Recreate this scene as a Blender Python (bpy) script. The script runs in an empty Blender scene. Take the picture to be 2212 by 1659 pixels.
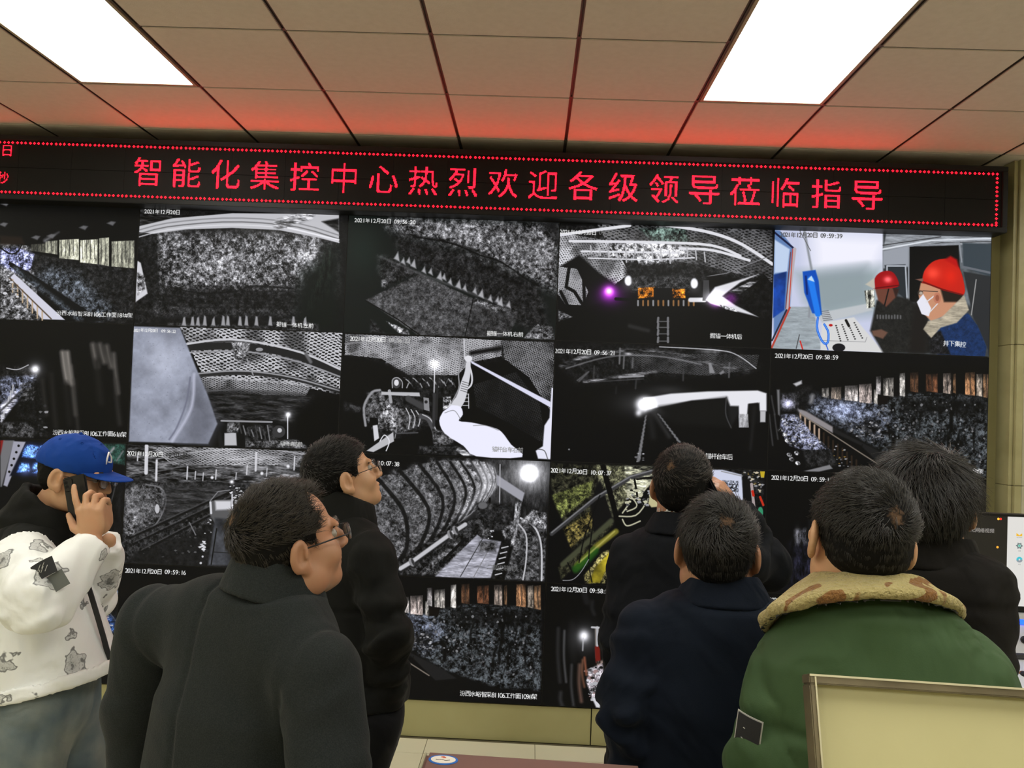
import bpy, bmesh, math, random
import numpy as np
from mathutils import Vector, Matrix
random.seed(4)
D = bpy.data
SC = bpy.context.scene
# ------------------------------------------------------------------ camera
F = 1673.3
CAM = np.array([2.3033, -4.3902, 1.8687])
YAW, PIT, ROL = .0256, .0304, .0402
def cam_matrix():
    c, s = math.cos, math.sin
    Y = np.array([[c(YAW), s(YAW), 0], [-s(YAW), c(YAW), 0], [0, 0, 1]])
    P = np.array([[1, 0, 0], [0, c(PIT), s(PIT)], [0, -s(PIT), c(PIT)]])
    R = np.array([[c(ROL), 0, s(ROL)], [0, 1, 0], [-s(ROL), 0, c(ROL)]])
    return R @ P @ Y
RC = cam_matrix()
cd = D.cameras.new('camera'); cam = D.objects.new('camera', cd); SC.collection.objects.link(cam)
cd.sensor_width = 36; cd.lens = F * 36 / 2212; cd.clip_start = .05; cd.clip_end = 60
M3 = Matrix([list(RC[0]), list(RC[2]), list(-RC[1])]).transposed()
cam.matrix_world = Matrix.Translation(Vector(CAM)) @ M3.to_4x4()
SC.camera = cam
# ------------------------------------------------------------------ world, exposure
SC.view_settings.view_transform = 'Standard'; SC.view_settings.look = 'None'
SC.view_settings.gamma = 1; SC.view_settings.use_curve_mapping = False
SC.view_settings.exposure = 0.0
LAMP = 15.0            # radiance of the ceiling light panels
LAMP_COL = (1, .985, .91)
w = D.worlds.new('room_air'); SC.world = w; w.use_nodes = True
w.node_tree.nodes['Background'].inputs[0].default_value = (.5, .52, .5, 1)
w.node_tree.nodes['Background'].inputs[1].default_value = .12
SC.cycles.use_denoising = True
SC.cycles.max_bounces = 8
SC.cycles.sample_clamp_indirect = 6

def at(u, v, y):            # a measured direction of the photograph met with the plane Y = y
    d = RC.T @ np.array([(u - 1106) / F, 1, -(v - 829.5) / F]); return CAM + d * ((y - CAM[1]) / d[1])
# ------------------------------------------------------------------ helpers
COL = SC.collection
def tag(o, label=None, cat=None, group=None, kind=None):
    if label: o['label'] = label
    if cat: o['category'] = cat
    if group: o['group'] = group
    if kind: o['kind'] = kind
    return o
def link(name, me, m=None, parent=None, loc=None):
    o = D.objects.new(name, me); COL.objects.link(o)
    if m is not None and me is not None and not me.materials: me.materials.append(m)
    if loc is not None: o.location = loc
    if parent is not None: o.parent = parent
    return o
def empty(name, loc=(0, 0, 0), rz=0):
    o = D.objects.new(name, None); COL.objects.link(o); o.location = loc; o.rotation_euler = (0, 0, rz); o.empty_display_size = .05
    return o
class MB:
    def __init__(s): s.bm = bmesh.new()
    def box(s, lo, hi, bev=0, M=None):
        r = bmesh.ops.create_cube(s.bm, size=1)['verts']
        lo, hi = Vector(lo), Vector(hi)
        for v in r:
            v.co = Vector([lo[i] + (v.co[i] + .5) * (hi[i] - lo[i]) for i in range(3)])
        if bev:
            es = list({e for v in r for e in v.link_edges})
            k = bmesh.ops.bevel(s.bm, geom=es, offset=bev, segments=2, affect='EDGES', clamp_overlap=True)
            r = list({v for f in k['faces'] for v in f.verts} | {v for v in r if v.is_valid})
        if M is not None:
            for v in r: v.co = M @ v.co
        return s
    def tube(s, pts, rad, n=8, closed=False):
        pts = [Vector(p) for p in pts]; rs = rad if isinstance(rad, (list, tuple)) else [rad] * len(pts)
        rings = []; L = len(pts); up = None
        for i, p in enumerate(pts):
            a = pts[(i - 1) % L] if (i or closed) else p; b = pts[(i + 1) % L] if (i < L - 1 or closed) else p
            t = (b - a).normalized()
            if up is None: up = t.orthogonal().normalized()
            up = (up - t * up.dot(t)); up = up.normalized() if up.length > 1e-6 else t.orthogonal().normalized()
            q = t.cross(up)
            rings.append([s.bm.verts.new(p + (up * math.cos(2 * math.pi * k / n) + q * math.sin(2 * math.pi * k / n)) * rs[i]) for k in range(n)])
        for i in range(L if closed else L - 1):
            A, B = rings[i], rings[(i + 1) % L]
            for k in range(n): s.bm.faces.new((A[k], A[(k + 1) % n], B[(k + 1) % n], B[k]))
        if not closed:
            s.bm.faces.new(rings[0][::-1]); s.bm.faces.new(rings[-1])
        return s
    def lathe(s, prof, n=20, M=None):
        rings = []
        for r, z in prof:
            rings.append([s.bm.verts.new((r * math.cos(2 * math.pi * k / n), r * math.sin(2 * math.pi * k / n), z)) for k in range(n)])
        for A, B in zip(rings, rings[1:]):
            for k in range(n): s.bm.faces.new((A[k], A[(k + 1) % n], B[(k + 1) % n], B[k]))
        s.bm.faces.new(rings[0][::-1]); s.bm.faces.new(rings[-1])
        if M is not None:
            for R_ in rings:
                for v in R_: v.co = M @ v.co
        return s
    def quad(s, a, b, c, d):
        s.bm.faces.new([s.bm.verts.new(x) for x in (a, b, c, d)]); return s
    def build(s, name, m, parent=None, loc=None, smooth=False):
        me = D.meshes.new(name); bmesh.ops.recalc_face_normals(s.bm, faces=s.bm.faces); s.bm.to_mesh(me); s.bm.free()
        if smooth: me.polygons.foreach_set('use_smooth', [True] * len(me.polygons))
        return link(name, me, m, parent, loc)
def mat(name, col, rough=.6, metal=0, bump=None, var=None, spec=.5, emit=None, sheen=0, coat=0):
    """bump=(scale,strength,dist[,detail]); var=(scale,other colour,amount)"""
    m = D.materials.new(name); m.use_nodes = True; nt = m.node_tree; N = nt.nodes; L = nt.links
    b = N['Principled BSDF']; b.inputs['Base Color'].default_value = (*col, 1); b.inputs['Roughness'].default_value = rough
    b.inputs['Metallic'].default_value = metal; b.inputs['Specular IOR Level'].default_value = spec
    if sheen: b.inputs['Sheen Weight'].default_value = sheen; b.inputs['Sheen Roughness'].default_value = .4
    if coat: b.inputs['Coat Weight'].default_value = coat
    if emit: b.inputs['Emission Color'].default_value = (*emit[0], 1); b.inputs['Emission Strength'].default_value = emit[1]
    tc = N.new('ShaderNodeTexCoord')
    if var:
        n = N.new('ShaderNodeTexNoise'); n.inputs['Scale'].default_value = var[0]; n.inputs['Detail'].default_value = 5
        L.new(tc.outputs['Object'], n.inputs['Vector'])
        r = N.new('ShaderNodeMapRange'); r.inputs[1].default_value = .35; r.inputs[2].default_value = .7; r.inputs[4].default_value = var[2]
        L.new(n.outputs['Fac'], r.inputs[0])
        mx = N.new('ShaderNodeMix'); mx.data_type = 'RGBA'; mx.inputs[6].default_value = (*col, 1); mx.inputs[7].default_value = (*var[1], 1)
        L.new(r.outputs[0], mx.inputs[0]); L.new(mx.outputs[2], b.inputs['Base Color'])
    if bump:
        n = N.new('ShaderNodeTexNoise'); n.inputs['Scale'].default_value = bump[0]; n.inputs['Detail'].default_value = bump[3] if len(bump) > 3 else 3
        L.new(tc.outputs['Object'], n.inputs['Vector'])
        bp = N.new('ShaderNodeBump'); bp.inputs['Strength'].default_value = bump[1]; bp.inputs['Distance'].default_value = bump[2]
        L.new(n.outputs['Fac'], bp.inputs['Height']); L.new(bp.outputs[0], b.inputs['Normal'])
    return m
def lin(r, g, b):           # sRGB bytes to linear
    return tuple(((c / 255) / 12.92 if c / 255 < .04045 else ((c / 255 + .055) / 1.055) ** 2.4) for c in (r, g, b))

PW = 1.2135; PH = PW * 9 / 16; ZT = 2.9408; ZC = 3.366; ZB = ZT - 4 * PH
m_tile = mat('mineral_ceiling_tile', lin(208, 197, 184), .9, bump=(160, .25, .002), var=(30, lin(198, 187, 173), .5))
m_grid = mat('ceiling_grid_metal', lin(70, 66, 56), .5)
m_gridl = mat('ceiling_grid_flange', lin(150, 144, 122), .5)
m_black = mat('black_coated_metal', (.008, .008, .0078), .5, spec=.25, bump=(300, .1, .0005))
m_marble = mat('beige_marble', lin(192, 189, 166), .35, var=(3.5, lin(168, 164, 132), .7), bump=(8, .05, .001))
m_marble2 = mat('beige_marble_border', lin(172, 166, 124), .35, var=(6, lin(146, 140, 98), .7))
m_olive = mat('olive_laminate', lin(163, 158, 112), .45, var=(2.5, lin(150, 144, 96), .6))
m_floor = mat('polished_cream_tile', lin(212, 208, 184), .22, var=(1.5, lin(206, 199, 166), .6))
m_grout = mat('dark_grout', lin(90, 84, 60), .9)
m_wall = mat('painted_wall', lin(190, 186, 160), .8)
m_lamp = mat('lit_diffuser', (.9, .9, .9), .5, emit=(LAMP_COL, LAMP))

# ------------------------------------------------------------------ ceiling
CX0, CY0 = 2.4385, -.107          # a grid crossing of the ceiling
XL, XR, YB, YF = -3.4, 8.4, -8.6, .17
ceil = MB().box((XL, YB, ZC + .03), (XR, YF, ZC + .1)).build('ceiling', m_wall); tag(ceil, 'suspended ceiling of square mineral tiles in a metal grid', kind='structure')
lampcells = set()
for kx in (-9, -4, 1, 6):
    for ry in (1, 5, 9): lampcells |= {(kx, ry), (kx, ry + 1)}
tm = None; tiles = {}
for kx in range(-9, 9):
    for ry in range(0, 14):
        if (kx, ry) in lampcells: continue
        x0 = CX0 + .6 * kx; y1 = CY0 - .6 * ry + (.0 if ry else .0)
        if x0 < XL or x0 + .6 > XR or y1 - .6 < YB: continue
        if tm is None:
            o = MB().box((.009, -.5945, 0), (.591, -.0055, .016), .002).build('tile', m_tile, ceil, (x0, y1, ZC - .002)); tm = o.data
        else: link('tile', tm, parent=ceil, loc=(x0, y1, ZC - .002))
st = None
for kx in range(-9, 9):             # the narrow cut tiles along the screen wall
    x0 = CX0 + .6 * kx
    if x0 < XL or x0 + .6 > XR: continue
    if st is None: st = MB().box((.009, .0055, 0), (.591, .262, .016), .002).build('tile', m_tile, ceil, (x0, CY0, ZC - .002)).data
    else: link('tile', st, parent=ceil, loc=(x0, CY0, ZC - .002))
for kx in range(-9, 10):
    x = CX0 + .6 * kx
    if XL < x < XR:
        MB().box((x - .0115, YB, ZC + .001), (x - .004, YF, ZC + .03)).box((x + .004, YB, ZC + .001), (x + .0115, YF, ZC + .03)).box((x - .004, YB, ZC + .008), (x + .004, YF, ZC + .03)).build('grid_rail', m_grid, ceil)
for ry in range(0, 15):
    y = CY0 - .6 * ry
    if y > YB: MB().box((XL, y - .011, ZC + .002), (XR, y + .011, ZC + .028)).build('cross_rail', m_grid, ceil)
for kx in (-9, -4, 1, 6):
    for ry in (1, 5, 9):
        x0 = CX0 + .6 * kx; y1 = CY0 - .6 * ry
        if x0 < XL or x0 + .6 > XR or y1 - 1.2 < YB: continue
        lt = empty('ceiling_light', (x0, y1, ZC))
        seen = {(-4, 1): 'bright white rectangular ceiling light panel above the man in the blue cap side', (1, 1): 'bright white rectangular ceiling light panel above the right part of the welcome sign'}.get((kx, ry))
        tag(lt, seen or 'white rectangular ceiling light panel outside the picture', 'light', 'ceiling light panels')
        fr = MB()
        for a, b in (((.012, -1.188), (.588, -1.172)), ((.012, -.028), (.588, -.012)), ((.012, -1.172), (.026, -.028)), ((.574, -1.172), (.588, -.028))):
            fr.box((a[0], a[1], -.004), (b[0], b[1], .02))
        fr.build('frame', m_gridl, lt)
        MB().box((.026, -1.172, .002), (.574, -.028, .012)).build('diffuser', m_lamp, lt)
# ------------------------------------------------------------------ walls, floor
tag(MB().box((XL, YF, 0), (XR, YF + .1, ZC + .1)).build('wall_back', m_wall), 'wall behind the screens', kind='structure')
tag(MB().box((XL - .1, YB, 0), (XL, YF + .1, ZC + .1)).build('wall_left', m_wall), 'plain left wall', kind='structure')
tag(MB().box((XR, YB, 0), (XR + .1, YF + .1, ZC + .1)).build('wall_right', m_wall), 'plain right wall', kind='structure')
tag(MB().box((XL, YB - .1, 0), (XR, YB, ZC + .1)).build('wall_front', m_wall), 'plain wall behind the viewer', kind='structure')
floor = MB().box((XL, YB, -.1), (XR, YF, -.004)).build('floor', m_grout); tag(floor, 'polished cream square tile floor with thin dark joints', kind='structure')
FX0, FY1 = 2.3989, -.1936
fm = None
for k in range(-8, 9):
    for r in range(-1, 6):
        x0 = FX0 + .6 * k; 
        if r < 0: 
            if k == -8: fs = MB().box((.0015, .0015, -.02), (.5985, .178, 0), .0008).build('tile', m_floor, floor, (x0, FY1, 0)).data
            else: link('tile', fs, parent=floor, loc=(x0, FY1, 0))
            continue
        if fm is None: fm = MB().box((.0015, -.5985, -.02), (.5985, -.0015, 0), .0008).build('tile', m_floor, floor, (x0, FY1 - .6 * r, 0)).data
        else: link('tile', fm, parent=floor, loc=(x0, FY1 - .6 * r, 0))
MB().box((XL, YB, -.003), (XR, FY1 - 3.6, -.0005)).build('far_tiling', m_floor, floor)
base = MB().box((XL, .03, 0), (4.93, YF, ZB - .004)).build('baseboard_back', m_black); tag(base, 'low olive laminate plinth under the video wall', kind='structure')
sx = at(1277, 1560, .01)[0]
for i in range(-3, 3):
    x0 = sx + 1.8 * i - 0; x1 = min(x0 + 1.8, 4.93)
    if x1 - x0 > .1: MB().box((max(x0, XL) + .003, .011, .001), (x1 - .003, .034, ZB - .008), .001).build('panel', m_olive, base)
tr = MB().box((4.868, .09, 0), (4.96, YF, ZC)).build('trim_1', m_olive); tag(tr, 'recessed olive strip between screens and marble', kind='structure')
tr = empty('trim_2'); tag(tr, 'narrow vertical marble border beside the video wall', kind='structure')
zs = [0, .78, 1.55, 2.33, ZC]
for a, b in zip(zs, zs[1:]):
    MB().box((4.953, -.03, a + .001), (4.975, .12, b - .001), .002).build('stone', m_marble2, tr)
    MB().box((4.976, -.045, a + .001), (5.018, .12, b - .001), .003).build('stone', m_marble2, tr)
wr = MB().box((5.02, -.02, 0), (XR, YF, ZC)).build('wall_marble', m_grout); tag(wr, 'beige marble cladding right of the video wall', kind='structure')
mm = None
for i in range(4):
    for j in range(4):
        a, b = zs[j], zs[j + 1]
        MB().box((5.021 + .8 * i, -.036, a + .0015), (5.819 + .8 * i, -.015, b - .0015), .0015).build('stone', m_marble, wr)
# ------------------------------------------------------------------ glyph shapes from the built-in font
def glyph_tris(ch):
    c = D.curves.new('g', 'FONT'); c.body = ch; c.size = 1; c.resolution_u = 3
    o = D.objects.new('g', c); COL.objects.link(o); bpy.context.view_layer.update()
    me = o.evaluated_get(bpy.context.evaluated_depsgraph_get()).to_mesh()
    me.calc_loop_triangles()
    co = np.zeros(len(me.vertices) * 3); me.vertices.foreach_get('co', co); co = co.reshape(-1, 3)[:, :2]
    t = np.zeros(len(me.loop_triangles) * 3, int); me.loop_triangles.foreach_get('vertices', t)
    o.to_mesh_clear() if False else None
    D.objects.remove(o); D.curves.remove(c)
    return co[t.reshape(-1, 3)] if len(t) else np.zeros((0, 3, 2))
GT = {}
def glyph_mask(ch, n, ss=4):
    """coverage of one em square (n cells), glyph centred"""
    if ch not in GT: GT[ch] = glyph_tris(ch)
    T = GT[ch]; N_ = n * ss; M = np.zeros((N_, N_), bool)
    if len(T) == 0: return M.reshape(n, ss, n, ss).mean((1, 3))
    lo, hi = T.min((0, 1)), T.max((0, 1))
    if ord(ch) > 0x2000: s = .93 / max(hi[0] - lo[0], hi[1] - lo[1]) * N_; off = N_ / 2 - (lo + hi) / 2 * s
    else:
        s = .86 / .73 * N_; off = np.array([N_ / 2 - (lo[0] + hi[0]) / 2 * s, N_ * .08])
        if hi[0] - lo[0] > .62: s *= 1
    for t in T * s + off:
        x0, y0 = np.floor(t.min(0)).astype(int); x1, y1 = np.ceil(t.max(0)).astype(int)
        x0, y0 = max(x0, 0), max(y0, 0); x1, y1 = min(x1, N_), min(y1, N_)
        if x1 <= x0 or y1 <= y0: continue
        X, Y = np.meshgrid(np.arange(x0, x1) + .5, np.arange(y0, y1) + .5)
        a, b, c = t
        e = lambda p, q: (q[0] - p[0]) * (Y - p[1]) - (q[1] - p[1]) * (X - p[0])
        e1, e2, e3 = e(a, b), e(b, c), e(c, a)
        M[y0:y1, x0:x1] |= ((e1 >= 0) & (e2 >= 0) & (e3 >= 0)) | ((e1 <= 0) & (e2 <= 0) & (e3 <= 0))
    return M[::-1].reshape(n, ss, n, ss).mean((1, 3))
# ------------------------------------------------------------------ the pictures on the screens (drawn in code, metres on the wall)
CW, CH = 512, 288; S = CW / PW
CANV = np.zeros((4 * CH, 6 * CW, 3), np.float32)
rng = np.random.default_rng(7)
def fbm(shape, cell, ax=1., oct=4, pw=.55):
    H_, W_ = shape; out = np.zeros(shape, np.float32); amp = 1; tot = 0
    for o in range(oct):
        cx, cy = max(cell * ax / 2 ** o, 1), max(cell / 2 ** o, 1)
        g = rng.random((int(H_ / cy) + 3, int(W_ / cx) + 3)).astype(np.float32)
        yy = np.arange(H_) / cy; xx = np.arange(W_) / cx; yi = yy.astype(int); xi = xx.astype(int)
        fy = (yy - yi)[:, None]; fx = (xx - xi)[None]; fy = fy * fy * (3 - 2 * fy); fx = fx * fx * (3 - 2 * fx)
        g0 = g[yi][:, xi]; g1 = g[yi][:, xi + 1]; g2 = g[yi + 1][:, xi]; g3 = g[yi + 1][:, xi + 1]
        out += amp * ((g0 * (1 - fx) + g1 * fx) * (1 - fy) + (g2 * (1 - fx) + g3 * fx) * fy); tot += amp; amp *= pw
    return out / tot
TEX = {k: fbm(CANV.shape[:2], *a) for k, a in dict(fine=(3, 1, 2, .8), mid=(9, 1, 4, .9), coarse=(50, 1, 5, .6), streak=(6, 5, 4, .8), vert=(22, .3, 5, .8)).items()}
CR = (0, 0, 1); CL = (0, 0)
def crop(ox, oy, s): global CR; CR = (ox, oy, s)
def clip(c, r): global CL; CL = (c, r)
def XY(p):
    p = np.atleast_2d(np.array(p, float)); out = []
    for u, v in p:
        q = at(CR[0] + u * CR[2], CR[1] + v * CR[2], 0.0); out.append(((q[0] + PW) * S, (ZT - q[2]) * S))
    return np.array(out)
def K(): return CR[2] * 1.095          # crop units -> canvas pixels
def region(P, m):
    c, r = CL; x0, x1, y0, y1 = (c + 1) * CW, (c + 2) * CW, r * CH, (r + 1) * CH
    a = max(int(P[:, 0].min() - m), x0); b = min(int(P[:, 0].max() + m) + 2, x1); e = max(int(P[:, 1].min() - m), y0); f = min(int(P[:, 1].max() + m) + 2, y1)
    if a >= b or e >= f: return None
    X, Y = np.meshgrid(np.arange(a, b) + .5, np.arange(e, f) + .5); return a, b, e, f, X, Y
def seg(X, Y, p, q):
    d = q - p; L = max((d ** 2).sum(), 1e-9); t = np.clip(((X - p[0]) * d[0] + (Y - p[1]) * d[1]) / L, 0, 1)
    return np.hypot(X - p[0] - t * d[0], Y - p[1] - t * d[1]), t
def put(R_, al, col, tex=None, add=False, amt=1.):
    a, b, e, f, X, Y = R_; al = np.clip(al, 0, 1)[..., None]; col = np.array(col if hasattr(col, '__len__') else (col * .97, col * .97, col * 1.0), np.float32)
    c = np.broadcast_to(col, (f - e, b - a, 3))
    if tex is not None:
        n = TEX[tex][e:f, a:b]; n = np.clip((n - .5) * 1.7 * amt + .47, .05, 1.0)[..., None]; c = c * (n * 2) ** 1.3 if amt else c
    D_ = CANV[e:f, a:b]
    CANV[e:f, a:b] = D_ + al * c if add else D_ * (1 - al) + al * c
def poly(pts, col, tex=None, blur=1., alpha=1., amt=1., add=False):
    P = XY(pts); R_ = region(P, blur + 1)
    if R_ is None: return
    X, Y = R_[4:]; ins = np.zeros(X.shape, bool); dm = np.full(X.shape, 1e9)
    for i in range(len(P)):
        p, q = P[i], P[(i + 1) % len(P)]
        d, _ = seg(X, Y, p, q); dm = np.minimum(dm, d)
        cnd = (p[1] > Y) != (q[1] > Y)
        ins ^= cnd & (X < (q[0] - p[0]) * (Y - p[1]) / (q[1] - p[1] + 1e-12) + p[0])
    sd = np.where(ins, -dm, dm); put(R_, np.clip(.5 - sd / blur, 0, 1) * alpha, col, tex, add, amt)
def line(pts, wd, col, blur=1., alpha=1., tex=None, w2=None, add=False):
    P = XY(pts); k = K(); wd = wd * k / 2; w2 = wd if w2 is None else w2 * k / 2; R_ = region(P, max(wd, w2) + blur + 1)
    if R_ is None: return
    X, Y = R_[4:]; sd = np.full(X.shape, 1e9); n = len(P) - 1
    for i in range(n):
        d, t = seg(X, Y, P[i], P[i + 1]); sd = np.minimum(sd, d - (wd + (w2 - wd) * (i + t) / n))
    put(R_, np.clip(.5 - sd / blur, 0, 1) * alpha, col, tex, add)
def glow(u, v, r, col, alpha=1., ry=None, pw=1.):
    P = XY([(u, v)]); k = K(); rx = r * k; ry = (ry or r) * k; R_ = region(P, max(rx, ry) * 2.6)
    if R_ is None: return
    X, Y = R_[4:]; d = ((X - P[0, 0]) / rx) ** 2 + ((Y - P[0, 1]) / ry) ** 2; put(R_, np.exp(-d ** pw) * alpha, col, None, True)
def disc(u, v, r, col, ry=None, blur=1.2, ang=0, alpha=1., tex=None):
    ry = ry or r; t = np.linspace(0, 2 * math.pi, 22)[:-1]; c, s = math.cos(ang), math.sin(ang)
    poly([(u + r * math.cos(a) * c - ry * math.sin(a) * s, v + r * math.cos(a) * s + ry * math.sin(a) * c) for a in t], col, tex, blur, alpha)
def shade(pts, col, blur, alpha=1.): poly(pts, col, None, blur, alpha)
def arc(pts, n=14):      # smooth curve through points
    p = np.array(pts, float); t = np.linspace(0, len(p) - 1, n); i = np.clip(t.astype(int), 0, len(p) - 2); f = (t - i)[:, None]
    g = lambda j: p[np.clip(j, 0, len(p) - 1)]
    a, b, c, d = g(i - 1), g(i), g(i + 1), g(i + 2)
    return .5 * (2 * b + (c - a) * f + (2 * a - 5 * b + 4 * c - d) * f ** 2 + (3 * b - a - 3 * c + d) * f ** 3)
def mesh_pat(pts, cell, col, sx=1.8, ang=0, lw=.16, alpha=1., fall=None):
    """wire netting: hexagonal cells drawn inside a polygon"""
    P = XY(pts); R_ = region(P, 2)
    if R_ is None: return
    X, Y = R_[4:]; k = K(); c, s = math.cos(ang), math.sin(ang)
    x = (X * c + Y * s) / (cell * k * sx); y = (-X * s + Y * c) / (cell * k)
    a_, b_, e_, f_ = R_[:4]; wob = (TEX['coarse'][e_:f_, a_:b_] - .5) * 2.2; x = x + wob * .6; y = y + wob
    d = None
    for ox, oy in ((0, 0), (.5, .5)):
        fx = (x + ox) % 1 - .5; fy = (y + oy) % 1 - .5
        h = np.maximum(np.abs(fy) * 1.0 + np.abs(fx) * .5, np.abs(fx) * 1.0)
        d = h if d is None else np.minimum(d, h)
    al = np.clip((d - (.33 - lw)) / .07, 0, 1)
    ins = np.zeros(X.shape, bool)
    for i in range(len(P)):
        p, q = P[i], P[(i + 1) % len(P)]; cnd = (p[1] > Y) != (q[1] > Y); ins ^= cnd & (X < (q[0] - p[0]) * (Y - p[1]) / (q[1] - p[1] + 1e-12) + p[0])
    n = np.clip(TEX['coarse'][e_:f_, a_:b_] * 2.4 - .35, .4, 1)
    put(R_, al * ins * alpha * n, col)
def rocks(pts, n, r, cols, seed=0, ry=.6, al=1.):
    """scattered lumps inside a bounding quad"""
    rg = random.Random(seed); p = np.array(pts, float)
    for _ in range(n):
        a, b = rg.random(), rg.random(); q = (p[0] * (1 - a) + p[1] * a) * (1 - b) + (p[3] * (1 - a) + p[2] * a) * b
        rr = r * rg.uniform(.4, 1.3); t0 = rg.random() * 6; m = rg.randint(4, 6)
        poly([(q[0] + rr * math.cos(t0 + 6.28 * i / m) * rg.uniform(.6, 1.2), q[1] + rr * ry * math.sin(t0 + 6.28 * i / m) * rg.uniform(.6, 1.2)) for i in range(m)], rg.choice(cols), None, 1, al)
def text(s, u, v, u2, v2, h, col=.93, halo=0):
    """a line of overlay text from (u,v) to (u2,v2); CJK one cell, ASCII half a cell"""
    P = XY([(u, v), (u2, v2)]); hh = h * K(); n = max(int(round(hh)), 8)
    units = sum(1 if ord(c) > 0x2000 else .5 for c in s); st = (P[1] - P[0]) / units; k = 0.; c0, r0 = CL
    for c in s:
        wch = 1 if ord(c) > 0x2000 else .5
        if c != ' ':
            m = glyph_mask(c, n, 3); 
            if wch < 1: m = m[:, n // 4 - 1: n - n // 4 + 1]
            m = np.clip(m * 1.6, 0, 1); x = P[0] + st * (k + wch / 2); mx, my = int(x[0] - m.shape[1] / 2), int(x[1] - n / 2)
            X0, X1, Y0, Y1 = (c0 + 1) * CW, (c0 + 2) * CW, r0 * CH, (r0 + 1) * CH
            a, b, e, f = max(mx, X0), min(mx + m.shape[1], X1), max(my, Y0), min(my + n, Y1)
            if a < b and e < f:
                mm_ = m[e - my:f - my, a - mx:b - mx, None]; CANV[e:f, a:b] = CANV[e:f, a:b] * (1 - mm_) + mm_ * col
        k += wch
def fillscr(col, tex=None, amt=1.):
    c, r = CL; a, b, e, f = (c + 1) * CW, (c + 2) * CW, r * CH, (r + 1) * CH
    X, Y = np.meshgrid(np.arange(a, b) + .5, np.arange(e, f) + .5); put((a, b, e, f, X, Y), np.ones(X.shape), col, tex, False, amt)
R1 = (0, 270, .3345); R2 = (720, 270, .3345); R3 = (1440, 300, .349); R4 = (0, 680, .33759); R5 = (720, 700, .34364); R6 = (1180, 720, .3496); R7 = (1640, 740, .33746); R8 = (840, 1220, .26455)

# row 0, column -1: conveyor along a coal face
clip(-1, 0); crop(*R1); fillscr(.035)
poly([(0, 760), (200, 780), (260, 1270), (0, 1270)], .4, 'mid', 3)
poly([(0, 800), (110, 790), (230, 840), (200, 930), (120, 960), (0, 900)], (.62, .64, .85), 'mid', 8)
poly([(220, 830), (870, 930), (870, 1290), (640, 1275), (330, 1050), (200, 930)], .11, 'mid', 6)
poly([(300, 920), (500, 960), (740, 1200), (640, 1270), (200, 1000)], (.28, .3, .33), 'mid', 30, .9)
poly([(60, 880), (200, 960), (560, 1200), (660, 1270), (560, 1265), (330, 1110), (160, 1000), (50, 900)], .05, None, 3)
line([(100, 930), (380, 1150), (520, 1262)], 26, (.33, .36, .4), 14, .8, 'mid')
poly([(66, 985), (90, 960), (420, 1262), (270, 1258)], (.82, .82, .88), None, 2)
for i in range(7): line([(80 + i * 32, 1000 + i * 34), (80 + i * 32, 1080 + i * 34)], 10, (.75, .66, .55), 2)
line([(60, 990), (330, 1255)], 8, (.3, .24, .18), 2)
poly([(0, 960), (50, 1010), (70, 1120), (200, 1255), (0, 1255)], .38, 'mid', 3)
rocks([(0, 930), (70, 960), (180, 1250), (0, 1250)], 40, 14, [.7, .6, .1, .85], 3)
for x0, x1, t, b, c in ((200, 290, 770, 820, .3), (292, 370, 750, 832, .62), (382, 510, 740, 868, .8), (518, 632, 742, 895, .85), (640, 705, 730, 908, .72), (722, 870, 750, 922, .68)):
    poly([(x0, t), (x1, t - 6), (x1, b + 4), (x0, b - 8)], (c, c, c * .9), 'vert', 2, amt=.45)
    for j in range(int((x1 - x0) / 26)): line([(x0 + 14 + j * 26, t), (x0 + 16 + j * 26, t + (b - t) * .8)], 5, .12, 2, .7)
for (a, b) in ((230, 725), (330, 715), (540, 660), (720, 632), (20, 640), (30, 505)): poly([(a - 30, b), (a, b - 14), (a + 30, b - 8), (a + 10, b + 16)], .4, None, 4)
line([(290, 745), (380, 690)], 22, .42, 8, w2=4)
poly([(0, 710), (140, 720), (160, 770), (0, 770)], (.12, .09, .07), None, 6)
line(arc([(0, 790), (60, 830), (110, 820), (140, 770)]), 9, .03)
text('汾西水峪智采81106工作面181#架', 365, 1218, 860, 1234, 36)
# row 0, column 0: lit coal face under an arched beam
clip(0, 0); fillscr(.07, 'mid', .5)
poly([(900, 700), (1200, 690), (2050, 740), (2192, 760), (2192, 1100), (1950, 1230), (1000, 1230), (900, 1100)], .2, 'mid', 20)
poly([(1010, 700), (2070, 700), (2090, 1040), (1020, 1090)], .36, 'mid', 30, amt=1.2)
glow(1150, 740, 120, .16, ry=60); glow(1480, 900, 170, .2, ry=90); glow(2000, 860, 120, .24, ry=110); glow(1720, 1080, 160, .08, ry=60)
poly([(1020, 1060), (2060, 1060), (2050, 1220), (1020, 1200)], .13, 'mid', 24)
for i in range(6): line(arc([(1040, 1010 + i * 30), (1300, 1040 + i * 28), (1700, 1050 + i * 26), (2060, 1040 + i * 30)]), 7, .05, 5, .6)
line(arc([(1100, 1050), (1280, 1085), (1500, 1080), (1640, 1040), (1900, 1060)]), 8, .03, 4, .9)
poly([(880, 700), (1010, 700), (1030, 1070), (960, 1290), (870, 1290)], .09, 'mid', 8)
poly([(1950, 960), (2192, 780), (2200, 1345), (1900, 1345)], (.05, .07, .06), None, 40)
poly([(2080, 780), (2180, 770), (2130, 1080), (1990, 1200)], (.08, .1, .085), 'vert', 20, .7)
poly([(890, 650), (1100, 600), (1500, 566), (2192, 572), (2192, 760), (2040, 722), (1800, 676), (1500, 662), (1200, 672), (990, 700), (890, 690)], .78, None, 2)
poly([(890, 545), (1050, 535), (1200, 570), (1100, 600), (890, 650)], .16, 'streak', 4)
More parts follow.
